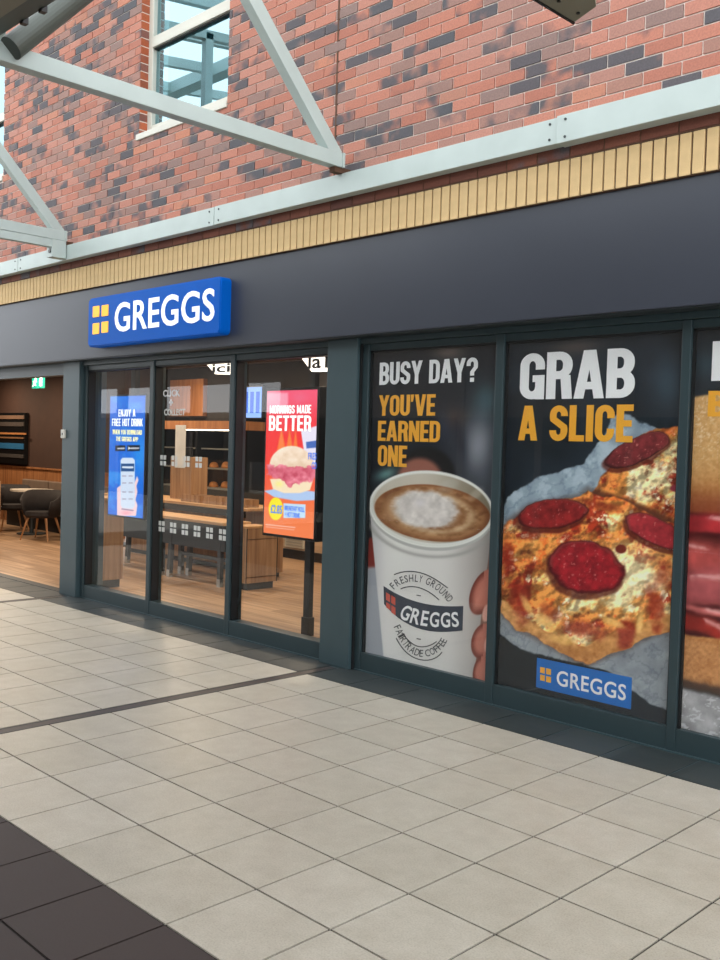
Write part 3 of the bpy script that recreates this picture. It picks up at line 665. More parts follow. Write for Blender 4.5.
# ------------------------------------------------------------------ poster 1: coffee cup
po = empty('poster', (-1.27, YPO, ZS), 'tall poster of a hand holding a white coffee cup, right of the wide pillar', 'poster', 'window posters')
p = Paint(-1.833, -0.70, ZS, ZH-0.012, YPO, 0.005); u, v = p.u, p.v
p.c[:] = (24, 27, 33); nzz = fbm(u, v, 40, 3, 5)
p.mix((70, 74, 82), smooth((u-425)/60)*smooth((v-385)/60)*(0.5+0.6*nzz))
p.blob(448, 352, 22, 10, 0, (120, 104, 96), 0.75); p.blob(487, 400, 20, 24, 0, (70, 104, 112), 0.6)  # brown and teal blurs: glass reflections painted into the print
p.blob(455, 418, 14, 14, 0, (96, 66, 48), 0.5); p.blob(478, 445, 16, 32, 5, (150, 152, 160), 0.7); p.blob(460, 440, 7, 30, -6, (28, 30, 40), 0.8); p.blob(443, 425, 10, 20, 0, (52, 58, 78), .5)
p.blob(386, 474, 14, 7, -20, (96, 138, 136), 0.85)
p.ell(428, 472, 27, 24, 20, (20, 16, 16), 7); p.ell(420, 478, 22, 20, 10, (140, 88, 74), 7)
p.poly([(362, 540), (380, 535), (380, 568), (362, 572)], (120, 44, 36), 4); p.poly([(360, 568), (385, 566), (392, 665), (358, 662)], (150, 154, 162), 5)
p.poly([(470, 540), (500, 530), (500, 690), (466, 690)], (120, 84, 72), 6)
# cup body
body = [(369.5, 506), (371, 524), (374.5, 560), (384.5, 668), (395, 690), (470, 700), (476, 660), (487, 570), (493.5, 516)]
sh = (u-370)/124.0
bodyc = np.c_[214-10*sh-62*smooth((sh-0.55)/0.5)-26*smooth((0.15-sh)/0.15), 212-12*sh-66*smooth((sh-0.55)/0.5)-26*smooth((0.15-sh)/0.15), 210-14*sh-66*smooth((sh-0.55)/0.5)-22*smooth((0.15-sh)/0.15)]
p.mix(bodyc, smooth(polyd(u, v, body)/1.2+0.5)); p.blob(400, 545, 12, 30, 4, (222, 222, 216), 0.5)
# rim and coffee
p.ell(431.5, 511, 63, 39.5, 6, (172, 172, 168), 1.2); p.ell(431.5, 509, 62.3, 38.2, 6, (212, 212, 206), 1.2)
inner = ell(u, v, 432, 508.5, 59, 34.5, 6)
p.mix(np.c_[190-70*smooth((u-420)/70), 182-72*smooth((u-420)/70), 168-76*smooth((u-420)/70)], smooth(inner*34/1.2+0.5))
cof = ell(u, v, 432.5, 513, 58.2, 28, 7); cm = smooth(cof*28/1.2+0.5)*smooth(inner*34/1.2+0.5)
tex = fbm(u, v*1.6, 9, 4, 11); swirl = np.sin((1-cof)*26+tex*7+np.arctan2(v-513, u-432)*1.0)
cc = np.array([150, 106, 70.])+np.outer((tex-0.5)*70+swirl*9-26*smooth((u-450)/45)*1.2, [1, 0.95, 0.85])
p.mix(cc, cm)
p.mix((204, 176, 140), cm*np.exp(-((1-cof-0.66)/0.09)**2)*(0.25+0.7*tex)); p.mix((116, 66, 36), cm*smooth((0.13-cof)/0.12)*0.6)
fo = ell(u, v, 426, 510, 34, 19.5, 8)+(tex-0.5)*0.28
p.mix(np.c_[186+60*(fbm(u, v, 6, 4, 3)-0.5)+20, 184+60*(fbm(u, v, 6, 4, 3)-0.5)+18, 182+60*(fbm(u, v, 6, 4, 3)-0.5)+18], smooth(fo*3.2+0.35)*cm*0.92)
p.blob(420, 503, 7, 5, 0, (206, 200, 204), 0.6*1)
p.ell(448, 486, 10, 6, -30, (200, 196, 188), 6, 0.25); p.ell(476, 494, 8, 4, -40, (210, 200, 186), 5, 0.3)
p.mix((232, 232, 228), smooth((1.0-np.abs(ell(u, v, 431.5, 509.5, 61.5, 37.2, 6)*38))/1.0)*0.75*(0.5+0.5*smooth((450-u)/60)))
p.mix((150, 148, 144), np.exp(-((ell(u, v, 431, 514, 62.6, 40.5, 6)*40+2)/1.8)**2)*(v > 515)*0.7)
# fingers
for (cx, cy, rx, ry, dg) in ((484, 592, 13, 24, 22), (483, 641, 11.5, 18, 14), (481, 672, 8, 16, 8)):
    e = ell(u, v, cx, cy, rx, ry, dg); m = smooth(e*rx/1.3+0.5)
    p.mix(np.c_[176-70*smooth((0.5-e)/0.5)*(u < cx)+10*e, 104-56*smooth((0.5-e)/0.5)*(u < cx)+12*e, 88-50*smooth((0.5-e)/0.5)*(u < cx)+12*e], m)
p.ell(486.5, 613, 4, 9, 12, (214, 160, 146), 1.5); p.ell(487.5, 644, 3.2, 8, 10, (206, 150, 138), 1.5); p.blob(478, 600, 4, 16, 20, (206, 136, 118), 0.5)
pr = p.build('printed_panel', M['poster'], po)
block_px('headline', po, 'BUSY DAY?', YPO-0.002, 379.3, 362.8, 385, 477.5, M['pwhite'], 0.47, 0.165, 0.16, 0.045)
block_px('headline', po, "YOU'VE", YPO-0.002, 378.6, 395.4, 415.8, 435.2, M['pyellow'], 0.47, 0.165, 0.16, 0.045)
block_px('headline', po, 'EARNED', YPO-0.002, 377.6, 420.8, 440.8, 440, M['pyellow'], 0.47, 0.165, 0.16, 0.045)
block_px('headline', po, 'ONE', YPO-0.002, 377.6, 445, 465.8, 406.8, M['pyellow'], 0.47, 0.165, 0.16, 0.045)
def px_poly(name, parent, pts, Y, material, thick=0.0012):
    q = [onY(a, b, Y)[[0, 2]] for a, b in pts]; return build(name, MB().prism([tuple(k) for k in q], Y, Y+thick), material, parent)
band_t = curve_pts([(383.5, 586), (398, 594.5), (413.7, 601), (430, 604.6), (447, 606.3), (463.3, 606)], 14)
band_b = curve_pts([(384, 604), (392, 612.5), (405, 622.5), (424, 630), (445, 632), (462.4, 630.5)], 14)
band = px_poly('logo_band', po, [tuple(k) for k in band_t]+[tuple(k) for k in band_b[::-1]], YPO-0.002, M['pnavy'])
for (a, b, c, d) in ((386, 390, 592.3, 600.5), (391.2, 395.2, 595.3, 603.6), (386.2, 390.2, 602.2, 608.2), (391.4, 395.4, 605.2, 613.4)):
    px_poly('red_square', band, [(a, c), (b, c+2.6), (b, d+2.6-0.8), (a, d-0.8)], YPO-0.0035, M['pred'])
def on_path(name, parent, s, pts, h, material, Y, bold=0.0, wfac=0.62):
    C = curve_pts(pts, 200); seg = np.r_[0, np.cumsum(np.hypot(*np.diff(C, axis=0).T))]
    wid = [0.45 if ch in ' I' else (0.75 if ch in 'FLEYTS' else 1.0) for ch in s]; tot = sum(wid); acc = 0
    for ch, w in zip(s, wid):
        mid = (acc+w/2)/tot*seg[-1]; acc += w
        if ch == ' ': continue
        k = min(np.searchsorted(seg, mid), 198); cpx = C[k]; t = C[k+1]-C[k]; t = t/np.hypot(*t); nn = np.array([t[1], -t[0]])   # up in pixels
        vv, ff = text_verts(ch, bold); hw = w/tot*seg[-1]*0.40
        q = [cpx+t*((a-0.5)*2*hw)+nn*(b*h) for a, b in vv]
        P = [onY(a, b, Y) for a, b in q]; n_ = len(P)
        mb = MB(); mb.add([tuple(x) for x in P]+[(x[0], x[1]+0.001, x[2]) for x in P], ff)
        build(name, mb, material, parent)
on_path('logo_letter', band, 'GREGGS', [(397.5, 616.8), (413, 623.5), (430, 626.8), (445, 627.6), (460, 626.6)], 15.2, M['pwhite'], YPO-0.0035, 0.02)
on_path('cup_lettering', po, 'FRESHLY GROUND', [(394, 590), (401, 584.5), (414, 581.6), (429, 585.8), (440, 593.5), (448.5, 603)], 7.2, M['ink'], YPO-0.002, 0.004)
on_path('cup_lettering', po, 'FAIRTRADE COFFEE', [(393.3, 626.5), (402, 643.5), (413.8, 654.3), (424.7, 657.4), (435.6, 653.2), (447.5, 640.2)], 7.0, M['ink'], YPO-0.002, 0.004)
def px_stroke(name, parent, pts, w, Y, material, n=18):
    C = curve_pts(pts, n); T = np.gradient(C, axis=0); T /= np.hypot(T[:, 0], T[:, 1])[:, None]; Nn = np.c_[T[:, 1], -T[:, 0]]*w/2
    A = [onY(a, b, Y) for a, b in C+Nn]; B = [onY(a, b, Y) for a, b in C-Nn]
    mb = MB(); mb.add([tuple(k) for k in A]+[tuple(k) for k in B]+[(k[0], k[1]+0.001, k[2]) for k in A]+[(k[0], k[1]+0.001, k[2]) for k in B], [(i, i+1, n+i+1, n+i) for i in range(n-1)]+[(i, 2*n+i, 2*n+i+1, i+1) for i in range(n-1)]+[(n+i, n+i+1, 3*n+i+1, 3*n+i) for i in range(n-1)])
    build(name, mb, material, parent)
for pts in ([(394, 574.7), (404, 571.8), (413.8, 571.6), (431, 577), (447.7, 588)], [(400.6, 589), (413.8, 586.7), (427, 591), (439, 600)], [(401.7, 632.7), (410, 642), (419, 646.6), (428, 646), (436.7, 641.5)], [(396, 638), (404, 650), (414, 657.6), (429, 660), (442, 652)]):
    px_stroke('cup_arc_line', po, pts, 1.0, YPO-0.002, M['ink'])
for cy in (595.5, 639): px_stroke('cup_dash', po, [(416.5, cy-0.4), (418.6, cy), (420.8, cy+0.4)], 1.0, YPO-0.002, M['ink'], 4)

# ------------------------------------------------------------------ poster 2: pizza
po2 = empty('poster', (0.0, YPO, ZS), 'tall poster of pepperoni pizza slices on crumpled paper, middle of the posters', 'poster', 'window posters')
p = Paint(-0.613, 0.578, ZS, ZH-0.012, YPO, 0.005); u, v = p.u, p.v
p.c[:] = (24, 30, 36); nz1 = fbm(u, v, 60, 3, 21)
p.mix((38, 46, 56), smooth((nz1-0.4)*3)*0.6); p.blob(575, 347, 34, 10, -5, (84, 74, 70), 0.8); p.blob(668, 385, 22, 36, 0, (62, 82, 96), 0.6)  # the two blobs paint faint reflections of the glass into the artwork
# paper behind
pn = fbm(u, v, 16, 5, 31); crease = np.abs(fbm(u+v*0.4, v-u*0.3, 12, 4, 37)-0.5)*2
def papercol(b): return np.c_[b[0]+(pn-0.5)*60-(crease < 0.08)*14, b[1]+(pn-0.5)*60-(crease < 0.08)*14, b[2]+(pn-0.5)*56-(crease < 0.08)*12]
pap = [(500, 512), (508, 498), (522, 488), (536, 478), (560, 472), (584, 464), (592, 450), (602, 440), (612, 418), (622, 412), (650, 425), (690, 440), (690, 560), (500, 560)]
p.mix(papercol((136, 152, 164)), smooth((polyd(u, v, pap)+(pn-0.5)*8)/2.5+0.5))
p.mix((176, 190, 200), smooth((polyd(u, v, pap)+(pn-0.5)*8)/2.5+0.5)*smooth((pn-0.55)*6)*0.6)
# paper below
pap2 = [(500, 634), (520, 648), (545, 656), (580, 664), (600, 668), (616, 676), (632, 690), (650, 704), (672, 712), (690, 716), (690, 600), (500, 600)]
p.mix(papercol((140, 146, 152)), smooth((polyd(u, v, pap2)+(pn-0.5)*6)/2+0.5))
p.line([(505, 692), (530, 690), (548, 686)], 1.2, (90, 92, 94), 0.6)
warp = (fbm(u, v, 14, 4, 41)-0.5); warp2 = (fbm(u, v, 5, 4, 47)-0.5)
def cheese(d, seed, bright=1.0, cx=622, cy=588, rx=62, ry=46):
    a = fbm(u*0.9+v*0.3, v, 20, 5, seed); b = fbm(u, v, 8, 5, seed+9); c = fbm(u+30, v, 24, 5, seed+17)
    reg = np.exp(-(((u-cx)/rx)**2+((v-cy)/ry)**2))          # the creamy middle of the slice
    base = np.zeros((len(u), 3))+np.array([208, 134, 66])
    def mx(colr, m):
        nonlocal base
        m = np.clip(m, 0, 1)[:, None]; base = base*(1-m)+np.array(colr, float)*m
    mx((234, 188, 112), smooth((a-0.50+0.22*reg)*5)); mx((244, 222, 172), smooth((a-0.60+0.30*reg)*5)*0.9)
    mx((196, 92, 38), smooth((b-0.52-0.12*reg)*7)*0.8); mx((148, 44, 26), smooth((c-0.52-0.14*reg)*9)*smooth((b-0.34)*5)*0.92)
    mx((250, 236, 200), smooth((b-0.62+0.06*reg)*9)*smooth((a-0.42+0.2*reg)*6)*0.9); mx((104, 40, 22), smooth((0.36-b-0.05*reg)*8)*0.55)
    mx((140, 62, 32), smooth((10-d)/10)*smooth((a-0.40)*6)*0.5)
    hh = lambda ox: fbm((u+ox)*0.9+v*0.3+ox*0.3, v+ox, 15, 5, seed+23)
    rel = np.clip((hh(1.3)-hh(-1.3))*2.6, -0.30, 0.22)
    return base*bright*(1+rel)[:, None]
# back slice
bk = [(588, 494), (598, 484), (600, 476), (612, 466), (622, 449), (636, 438), (655, 430), (690, 424), (690, 540), (660, 522), (630, 508)]
d = polyd(u, v, bk)+warp*6; p.mix(cheese(d, 51, 0.93, 645, 482, 30, 20), smooth(d/2+0.5))
p.blob(650, 515, 26, 8, 15, (120, 66, 36), 0.7); p.poly([(586, 496), (600, 490), (640, 504), (672, 518), (672, 524), (630, 512)], (96, 46, 28), 5, 0.7)
def pepperoni(cx, cy, rx, ry, dg, col_, seed, sh=1.0):
    e = ell(u, v, cx, cy, rx, ry, dg)+warp*0.22
    p.mix((78, 26, 18), smooth((ell(u, v, cx-1, cy+3, rx*1.05, ry*1.12, dg)+warp*0.2)*8+0.5)*0.75)
    t = fbm(u, v, 6, 4, seed); t2 = fbm(u, v, 2.6, 3, seed+5)
    c = np.outer(0.66+0.66*t, np.array(col_, float)); c = c*(1-0.5*smooth((0.18-e)/0.18))[:, None]
    hi = smooth((t2-0.70)*9)*smooth(e*4)*0.7
    c = c*(1-hi[:, None]*0.7)+np.array([226, 150, 140.])*hi[:, None]*0.7
    edge = np.exp(-((e-0.07)/0.045)**2)*(v < cy)*0.4; c = c*(1-edge[:, None])+np.array([176, 88, 78.])*edge[:, None]
    p.mix(c, smooth(e*12+0.5))
pepperoni(638, 450, 35, 12.5, -24, (112, 42, 44), 61); p.ell(676, 488, 6, 3.5, -10, (142, 52, 66), 1.5)
# front slice
fr = [(498, 544), (503, 532), (508, 522), (518, 514), (530, 506), (555, 501), (580, 496), (588, 489), (600, 495), (622, 500), (640, 508), (662, 520), (690, 528), (690, 622), (672, 630), (655, 634), (640, 640), (628, 648), (608, 655), (588, 665), (574, 660), (556, 648), (535, 637), (516, 627), (502, 612)]
d = polyd(u, v, fr)+warp*7; p.mix((60, 40, 32), smooth((polyd(u, v, fr)+5)/8+0.2)*0.5); p.mix(cheese(d, 71), smooth(d/2+0.5))
p.blob(610, 585, 50, 30, 8, (236, 214, 164), 0.4); p.blob(640, 560, 30, 26, 20, (238, 216, 170), 0.35)
# sauce and crust along the lower edge
low = smooth((v-(604+0.18*np.abs(u-590)*0))/14)
cr = [(500, 596), (514, 610), (536, 624), (558, 634), (584, 645), (606, 636), (628, 628), (654, 617), (690, 606), (690, 624), (672, 631), (655, 635), (640, 641), (628, 649), (608, 656), (588, 666), (574, 661), (556, 649), (535, 638), (516, 628), (500, 616)]
dcr = polyd(u, v, cr)+warp*9
p.mix(np.c_[206+warp2*80-(v-610)*0.5, 150+warp2*80-(v-610)*0.6, 88+warp2*70-(v-610)*0.5], smooth(dcr/2.5+0.4)*smooth(d/1.5+0.5))
for (cx, cy, rx, ry, dg, a) in ((626, 632, 9, 20, 10, .9), (655, 606, 10, 24, -8, .8), (585, 630, 22, 9, 8, .8), (520, 600, 10, 22, -15, .75), (508, 560, 8, 20, 5, .7), (548, 612, 14, 8, 30, .5), (540, 532, 24, 6, -12, .6), (600, 505, 24, 5, 14, .6), (662, 575, 10, 16, 0, .6)):
    e = 1-(ell(u, v, cx, cy, rx, ry, dg)+warp*1.3); p.mix(np.c_[140+warp2*90, 40+warp2*60, 24+warp2*40], np.exp(-e**4*1.4)*a*smooth(d/2+0.5))
for (cx, cy, rx, ry, dg) in ((545, 622, 15, 5, 40), (565, 640, 16, 5, 12), (528, 607, 12, 4, 62), (612, 622, 12, 4, 20), (640, 622, 4, 12, 5)):
    e = 1-(ell(u, v, cx, cy, rx, ry, dg)+warp*0.9); p.mix(np.c_[238+warp2*50, 190+warp2*60, 112+warp2*60], np.exp(-e**4*1.2)*0.8)
pepperoni(552, 514, 36, 14.5, -7, (132, 34, 34), 81); pepperoni(585.5, 567, 37.5, 26.5, 14, (150, 30, 38), 87); pepperoni(655, 531, 33, 13.5, 26, (156, 46, 52), 93)
p.ell(621, 549, 5.5, 4.5, 0, (110, 40, 28), 1.6)
p.build('printed_panel', M['poster'], po2)
block_px('headline', po2, 'GRAB', YPO-0.002, 519.3, 354, 399.6, 635, M['pwhite'], 0.56, 0.205, 0.17, 0.045)
block_px('headline', po2, 'A SLICE', YPO-0.002, 518, 405.8, 440.2, 633, M['pyellow'], 0.50, 0.185, 0.17, 0.05)
la, lb = onY(536, 687, YPO-0.002), onY(536, 657.5, YPO-0.002); lc = onY(631.5, 690, YPO-0.002)
lg = bx('logo_panel', M['pblue'], la[0], lc[0], YPO-0.002, YPO-0.0008, la[2], lb[2], po2)
for (a, b, c, dd) in ((540, 544.8, 666.6, 672.6), (546, 551, 667.8, 674), (540, 544.8, 674.2, 680.2), (546, 551, 675.6, 681.8)):
    A = onY(a, dd, YPO-0.0035); B = onY(b, c, YPO-0.0035); s_ = 0.036; bx('amber_square', M['pyellow'], A[0], B[0], YPO-0.0035, YPO-0.002, A[2], A[2]+s_, lg)
lettering_px('logo_lettering', lg, 'GREGGS', YPO-0.0035, 556.4, 669.8, 685.2, 626.5, M['pwhite'], 0.012, 0.0012, 1.05)

# ------------------------------------------------------------------ poster 3: filled bread roll
po3 = empty('poster', (1.26, YPO, ZS), 'tall poster of a floury filled bread roll at the right edge', 'poster', 'window posters')
p = Paint(0.657, 1.848, ZS, ZH-0.012, YPO, 0.0065); u, v, x, z = p.u, p.v, p.x, p.z
# paint by height on the panel so it continues past the frame
dx = x-0.677
p.c[:] = (30, 36, 42); p.blob(706, 365, 14, 20, 0, (52, 72, 82), 0.6)  # teal blob is a reflection painted near the top of the print
f1 = fbm(x*100, z*100, 10, 5, 101); f2 = fbm(x*100, z*100, 1.6, 3, 103); f3 = fbm(x*100*0.4, z*100, 6, 4, 107)
top = 2.0+0.05*np.sin(dx*2.6); e = (top-z)
p.mix(np.c_[196-30*smooth((e-0.3)/0.4)+36*(f2-0.5), 152-44*smooth((e-0.3)/0.4)+38*(f2-0.5), 98-40*smooth((e-0.3)/0.4)+40*(f2-0.5)], smooth(e/0.02)*smooth((z-1.27-0.05*f1)/0.05))
f4 = fbm(x*100, z*100, 0.9, 2, 109); p.mix((232, 216, 190), smooth((f4-0.58)*5)*smooth(e/0.03)*smooth((z-1.5)/0.3)*0.55)
p.mix((120, 52, 34), smooth((1.55-z)/0.2)*smooth((z-1.27)/0.05)*0.7)
p.mix((70, 26, 24), smooth((1.36-z)/0.03)*smooth((z-0.7)/0.05))
for zc, hh, cl in ((1.27, 0.055, (158, 44, 48)), (1.10, 0.10, (172, 74, 70)), (0.93, 0.11, (166, 82, 84)), (0.82, 0.03, (196, 104, 100)), (0.70, 0.055, (150, 46, 38))):
    w_ = z-(zc+0.05*(f3-0.5)+0.02*np.sin(dx*9+zc*20)); m = np.exp(-(w_/hh)**4)
    p.mix(np.array(cl, float)*(0.75+0.5*f1)[:, None], m); p.mix((226, 176, 172), np.exp(-((w_-hh*0.55)/0.014)**2)*smooth((f1-0.45)*5)*0.7); p.mix((60, 18, 20), np.exp(-((w_+hh)/0.018)**2)*0.7)
p.mix(np.c_[186+60*(f2-0.5), 128+60*(f2-0.5), 78+50*(f2-0.5)], smooth((0.66+0.03*f1-z)/0.02)*smooth((z-0.36-0.05*f1)/0.03))
p.mix((84, 54, 40), np.exp(-((z-0.37-0.03*f1)/0.03)**2)*0.8)
p.mix(np.c_[150+110*(f1-0.5), 148+110*(f1-0.5), 150+110*(f1-0.5)], smooth((0.36+0.02*f1-z)/0.03))
p.mix((205, 205, 208), smooth((0.36-z)/0.03)*smooth((np.abs(f3-0.5) < 0.02)*1.0)*0.7)
p.build('printed_panel', M['poster'], po3)
a = onY(711.2, 381, YPO-0.002); b = onY(711.2, 341.5, YPO-0.002)
block_px('headline', po3, 'B', YPO-0.002, 711.2, 341.5, 381, 0, M['pwhite'], 0.56, 0.205, 0.17, x1=a[0]+0.19)
a = onY(707.5, 416.5, YPO-0.002); b = onY(707.5, 391, YPO-0.002)
block_px('headline', po3, 'B', YPO-0.002, 707.5, 391, 416.5, 0, M['pyellow'], 0.5, 0.185, 0.17, x1=a[0]+0.11)

# ------------------------------------------------------------------ the shop interior
tag(bx('floor_shop', M['woodfloor'], -18, -1.9, 2.10, 6.6, -0.12, 0.0), kind='structure')
ceil = tag(bx('ceiling', M['ceil'], -18, -1.9, 2.2, 6.6, 3.0, 3.1), kind='structure')
for k in range(14): bx('ceiling_slat', M['slat'], -13.0, -2.2, 2.5+k*0.27, 2.56+k*0.27, 2.86, 2.95, ceil)
wb = empty('wall_back', (-10, 6.3, 0), kind='structure')
bx('wall_panel', M['darkwall'], -11.0, -7.9, 6.2, 6.4, 0, 3.0, wb)
bx('wall_panel', M['palewall'], -7.9, -1.9, 6.2, 6.4, 0, 1.0, wb); bx('wall_panel', M['darkwall'], -7.9, -1.9, 6.2, 6.4, 1.0, 3.0, wb)
bx('wall_panel', M['brownwall'], -18, -11.0, 5.5, 6.4, 1.08, 3.0, wb)
for k in range(24): bx('dado_board', M['dado'], -18+k*0.29, -18+k*0.29+0.284, 5.485, 5.6, 0, 1.06, wb)
bx('dado_cap', M['dado'], -18, -11.0, 5.46, 5.6, 1.06, 1.09, wb)
tag(bx('baseboard_back', M['black'], -7.9, -1.9, 6.17, 6.2, 0, 0.13), kind='structure')
tag(bx('wall_left', M['brownwall'], -18.1, -17.9, 2.1, 6.4, 0, 3.0), kind='structure')
tag(bx('wall_right', M['darkwall'], -2.0, -1.9, 2.25, 6.4, 0, 3.0), kind='structure')
tag(bx('wall_front_left', M['darkwall'], -18, -10.6, 2.1, 2.25, 0, 3.0), kind='structure')
vg = empty('vent_grille', (-7.4, 6.19, 0.2), 'small white vent grille low on the pale back wall', 'vent')
bx('vent_frame', M['winframe'], -7.62, -7.20, 6.18, 6.2, 0.16, 0.44, vg)
for k in range(6): bx('vent_slat', M['chrome'], -7.59, -7.23, 6.17, 6.185, 0.19+k*0.04, 0.205+k*0.04, vg)
# wall art of stripes seen through the doorway
wa = empty('wall_art', (-15.1, 5.46, 1.12), 'dark wall panel with horizontal brown, orange and blue stripes', 'wall panel')
bx('panel', M['black'], -15.95, -14.42, 5.42, 5.49, 1.13, 2.12, wa)
for k, (z0, h, c) in enumerate(((2.0, 0.07, (110, 84, 66)), (1.86, 0.08, (66, 58, 54)), (1.70, 0.035, (168, 110, 62)), (1.62, 0.03, (120, 84, 54)), (1.42, 0.11, (34, 96, 140)), (1.25, 0.07, (62, 58, 56)))):
    bx('stripe', mat('stripe_print_%d' % k, c, 0.6), -15.9, -14.45+(0.1 if k == 2 else 0), 5.405, 5.42, z0, z0+h, wa)
ex = empty('exit_sign', (-9.47, 3.2, 2.33), 'green and white running man exit sign hanging inside the doorway', 'sign')
bx('sign_body', M['green'], -9.63, -9.31, 3.2, 3.23, 2.335, 2.495, ex); bx('sign_white_panel', M['swhite'], -9.40, -9.335, 3.195, 3.2, 2.36, 2.475, ex)
man = MB().tube((-9.52, 3.193, 2.462), (-9.52, 3.2, 2.462), 0.016, n=10)
for a, b in (((-9.53, 2.445), (-9.55, 2.40)), ((-9.55, 2.40), (-9.51, 2.37)), ((-9.55, 2.40), (-9.59, 2.36)), ((-9.53, 2.44), (-9.49, 2.42)), ((-9.535, 2.44), (-9.58, 2.42))): man.bar((a[0], 3.196, a[1]), (b[0], 3.196, b[1]), 0.012, 0.014, up=(0, 1, 0))
build('running_figure', man, M['swhite'], ex)
for xx in (-9.6, -9.34): build('hanger', MB().tube((xx, 3.215, 2.495), (xx, 3.215, 3.0), 0.006, n=8), M['darkmetal'], ex)

# digital screens in the window
YS = 2.40
def screen(name, x0, x1, z0, z1, label, bez=0.02, depth=0.11):
    s = empty(name, ((x0+x1)/2, YS, z0), label, 'screen', 'window screens')
    bx('housing', M['black'], x0-bez, x1+bez, YS+0.003, YS+depth, z0-bez, z1+bez, s, 0.004); return s
A = onY(108, 515, YS-0.003); B = onY(145.5, 395.5, YS-0.003); L0, L1, LZ0, LZ1 = A[0], B[0], A[2]+0.012, B[2]
s1 = screen('digital_screen', L0, L1, LZ0, LZ1, 'blue lit portrait screen showing a hand holding a phone')
bx('ceiling_mount', M['black'], (L0+L1)/2-0.04, (L0+L1)/2+0.04, YS+0.06, YS+0.12, LZ1+0.02, 2.84, s1)
p = Paint(L0, L1, LZ0, LZ1, YS-0.003, 0.006); u, v = p.u, p.v
p.c[:] = (22, 104, 214); nn_ = fbm(u, v, 14, 4, 201); p.mix((60, 160, 240), smooth((nn_-0.5)*5)*0.6); p.blob(140, 455, 10, 26, 0, (40, 170, 245), 0.5); p.blob(126, 398, 16, 8, 0, (16, 120, 226), .6)
p.poly([(115.3, 445.5), (125.2, 445.3), (125.2, 451), (115.3, 451)], (14, 22, 40), 0.7); p.poly([(127.3, 445.3), (139.8, 445), (139.8, 451), (127.3, 451.3)], (14, 22, 40), 0.7)
p.line([(118, 448.5), (124, 448.4)], 1.6, (230, 235, 245), 0.8); p.line([(131, 448.3), (138.5, 448.2)], 1.6, (230, 235, 245), 0.8); p.poly([(128.3, 446.4), (130.6, 448.2), (128.3, 450)], (235, 240, 245), 0.6)
p.poly([(117, 488), (121, 485), (122, 505), (128, 508), (134, 503), (134, 484), (137, 476), (138.5, 480), (136.5, 486), (137.5, 492), (135.5, 500), (137.5, 505), (136, 516), (117, 516)], (240, 206, 214), 1.2)
p.poly([(120.6, 460), (122.5, 457.8), (132.5, 457.8), (134.8, 460), (134.8, 506), (132.5, 509), (122.5, 508), (120.6, 505)], (206, 220, 240), 1.0)
p.poly([(121, 463.6), (134.2, 463.6), (134.2, 471.4), (121, 471.4)], (24, 74, 130), 0.8); p.line([(123, 467.2), (132.5, 467.4)], 2, (235, 240, 250), 0.9)
for yy in (476, 483, 492, 499):
    for xx in (124, 130.5): p.line([(xx-1.5, yy), (xx+1.8, yy)], 1.1, (150, 140, 160), 0.8)
p.line([(122, 509), (133, 510.5)], 1.3, (90, 90, 130), 0.6); p.blob(126, 513, 7, 3, 0, (240, 130, 150), .5)
p.build('display', M['screen'], s1)
for s_, vt, vb, ul, ur, mm in (('ENJOY A', 409.5, 416.6, 118.4, 135.3, 'swhite'), ('FREE HOT DRINK', 418.6, 426, 111.9, 142.6, 'swhite'), ('WHEN YOU DOWNLOAD', 429.6, 434.2, 112.6, 141.8, 'syellow'), ('THE GREGGS APP', 436.6, 441, 116, 138, 'syellow')):
    block_px('screen_lettering', s1, s_, YS-0.006, ul, vt, vb, ur, M[mm], 0.48, 0.14, 0.14, 0.09)
A = onY(263.5, 532.5, YS-0.003); B = onY(317.5, 389.5, YS-0.003); R0, R1, RZ0, RZ1 = A[0], B[0], A[2], B[2]
s2 = screen('digital_screen', R0, R1, RZ0, RZ1, 'red and orange lit portrait screen showing a filled roll', 0.025, 0.13)
bx('support_pole', M['black'], -3.10, -3.03, YS+0.13, YS+0.18, 0.0, 2.84, s2); bx('pole_foot', M['black'], -3.11, -3.02, YS+0.12, YS+0.19, 0.0, 0.16, s2)
p = Paint(R0, R1, RZ0, RZ1, YS-0.003, 0.0055); u, v = p.u, p.v
t = (v-388)/146.0
p.c[:] = np.c_[236+0*t, 84-30*smooth(t/0.3)+70*smooth((t-0.35)/0.6), 116-62*smooth(t/0.35)+20*smooth((t-0.5)/0.5)]
p.blob(255, 425, 10, 22, 0, (250, 150, 60), 0.7); p.poly([(264, 393), (288, 393), (288, 413), (264, 413)], (244, 170, 190), 3, 0.8); p.blob(270, 396, 10, 8, 0, (248, 190, 200), .5); p.blob(300, 398, 10, 7, 0, (232, 110, 140), .6)
for a0, a1, b in ((277, 286, (281, 449)), (286, 293, (289, 446)), (293, 298, (296, 446))): p.poly([(a0, 450), ((a0+a1)/2, 428), (a1, 450)], (248, 130, 60), 2, 0.9)
p.poly([(301, 431), (319, 425), (319, 480), (307, 472)], (228, 222, 240), 1.2); p.poly([(306, 442), (319, 440), (319, 447.5), (306.5, 448.5)], (70, 104, 180), 1)
p.poly([(264, 491), (280, 488), (319, 492), (319, 500), (296, 501), (274, 497)], (172, 196, 232), 1.5)
tx = fbm(u, v, 5, 4, 301)
e = ell(u, v, 291.5, 466, 22, 20, 0); p.mix(np.c_[244-40*(v-446)/30*0.5+(tx-0.5)*30, 222-36*(v-446)/30*0.7+(tx-0.5)*40, 200-40*(v-446)/30*0.8+(tx-0.5)*50], smooth(e*14+0.5)*(v < 470))
p.poly([(270, 479), (314, 477), (310, 490), (300, 493), (284, 493), (273, 489)], (246, 220, 186), 1.5); p.blob(279, 484, 5, 4, 0, (248, 232, 130), .8)
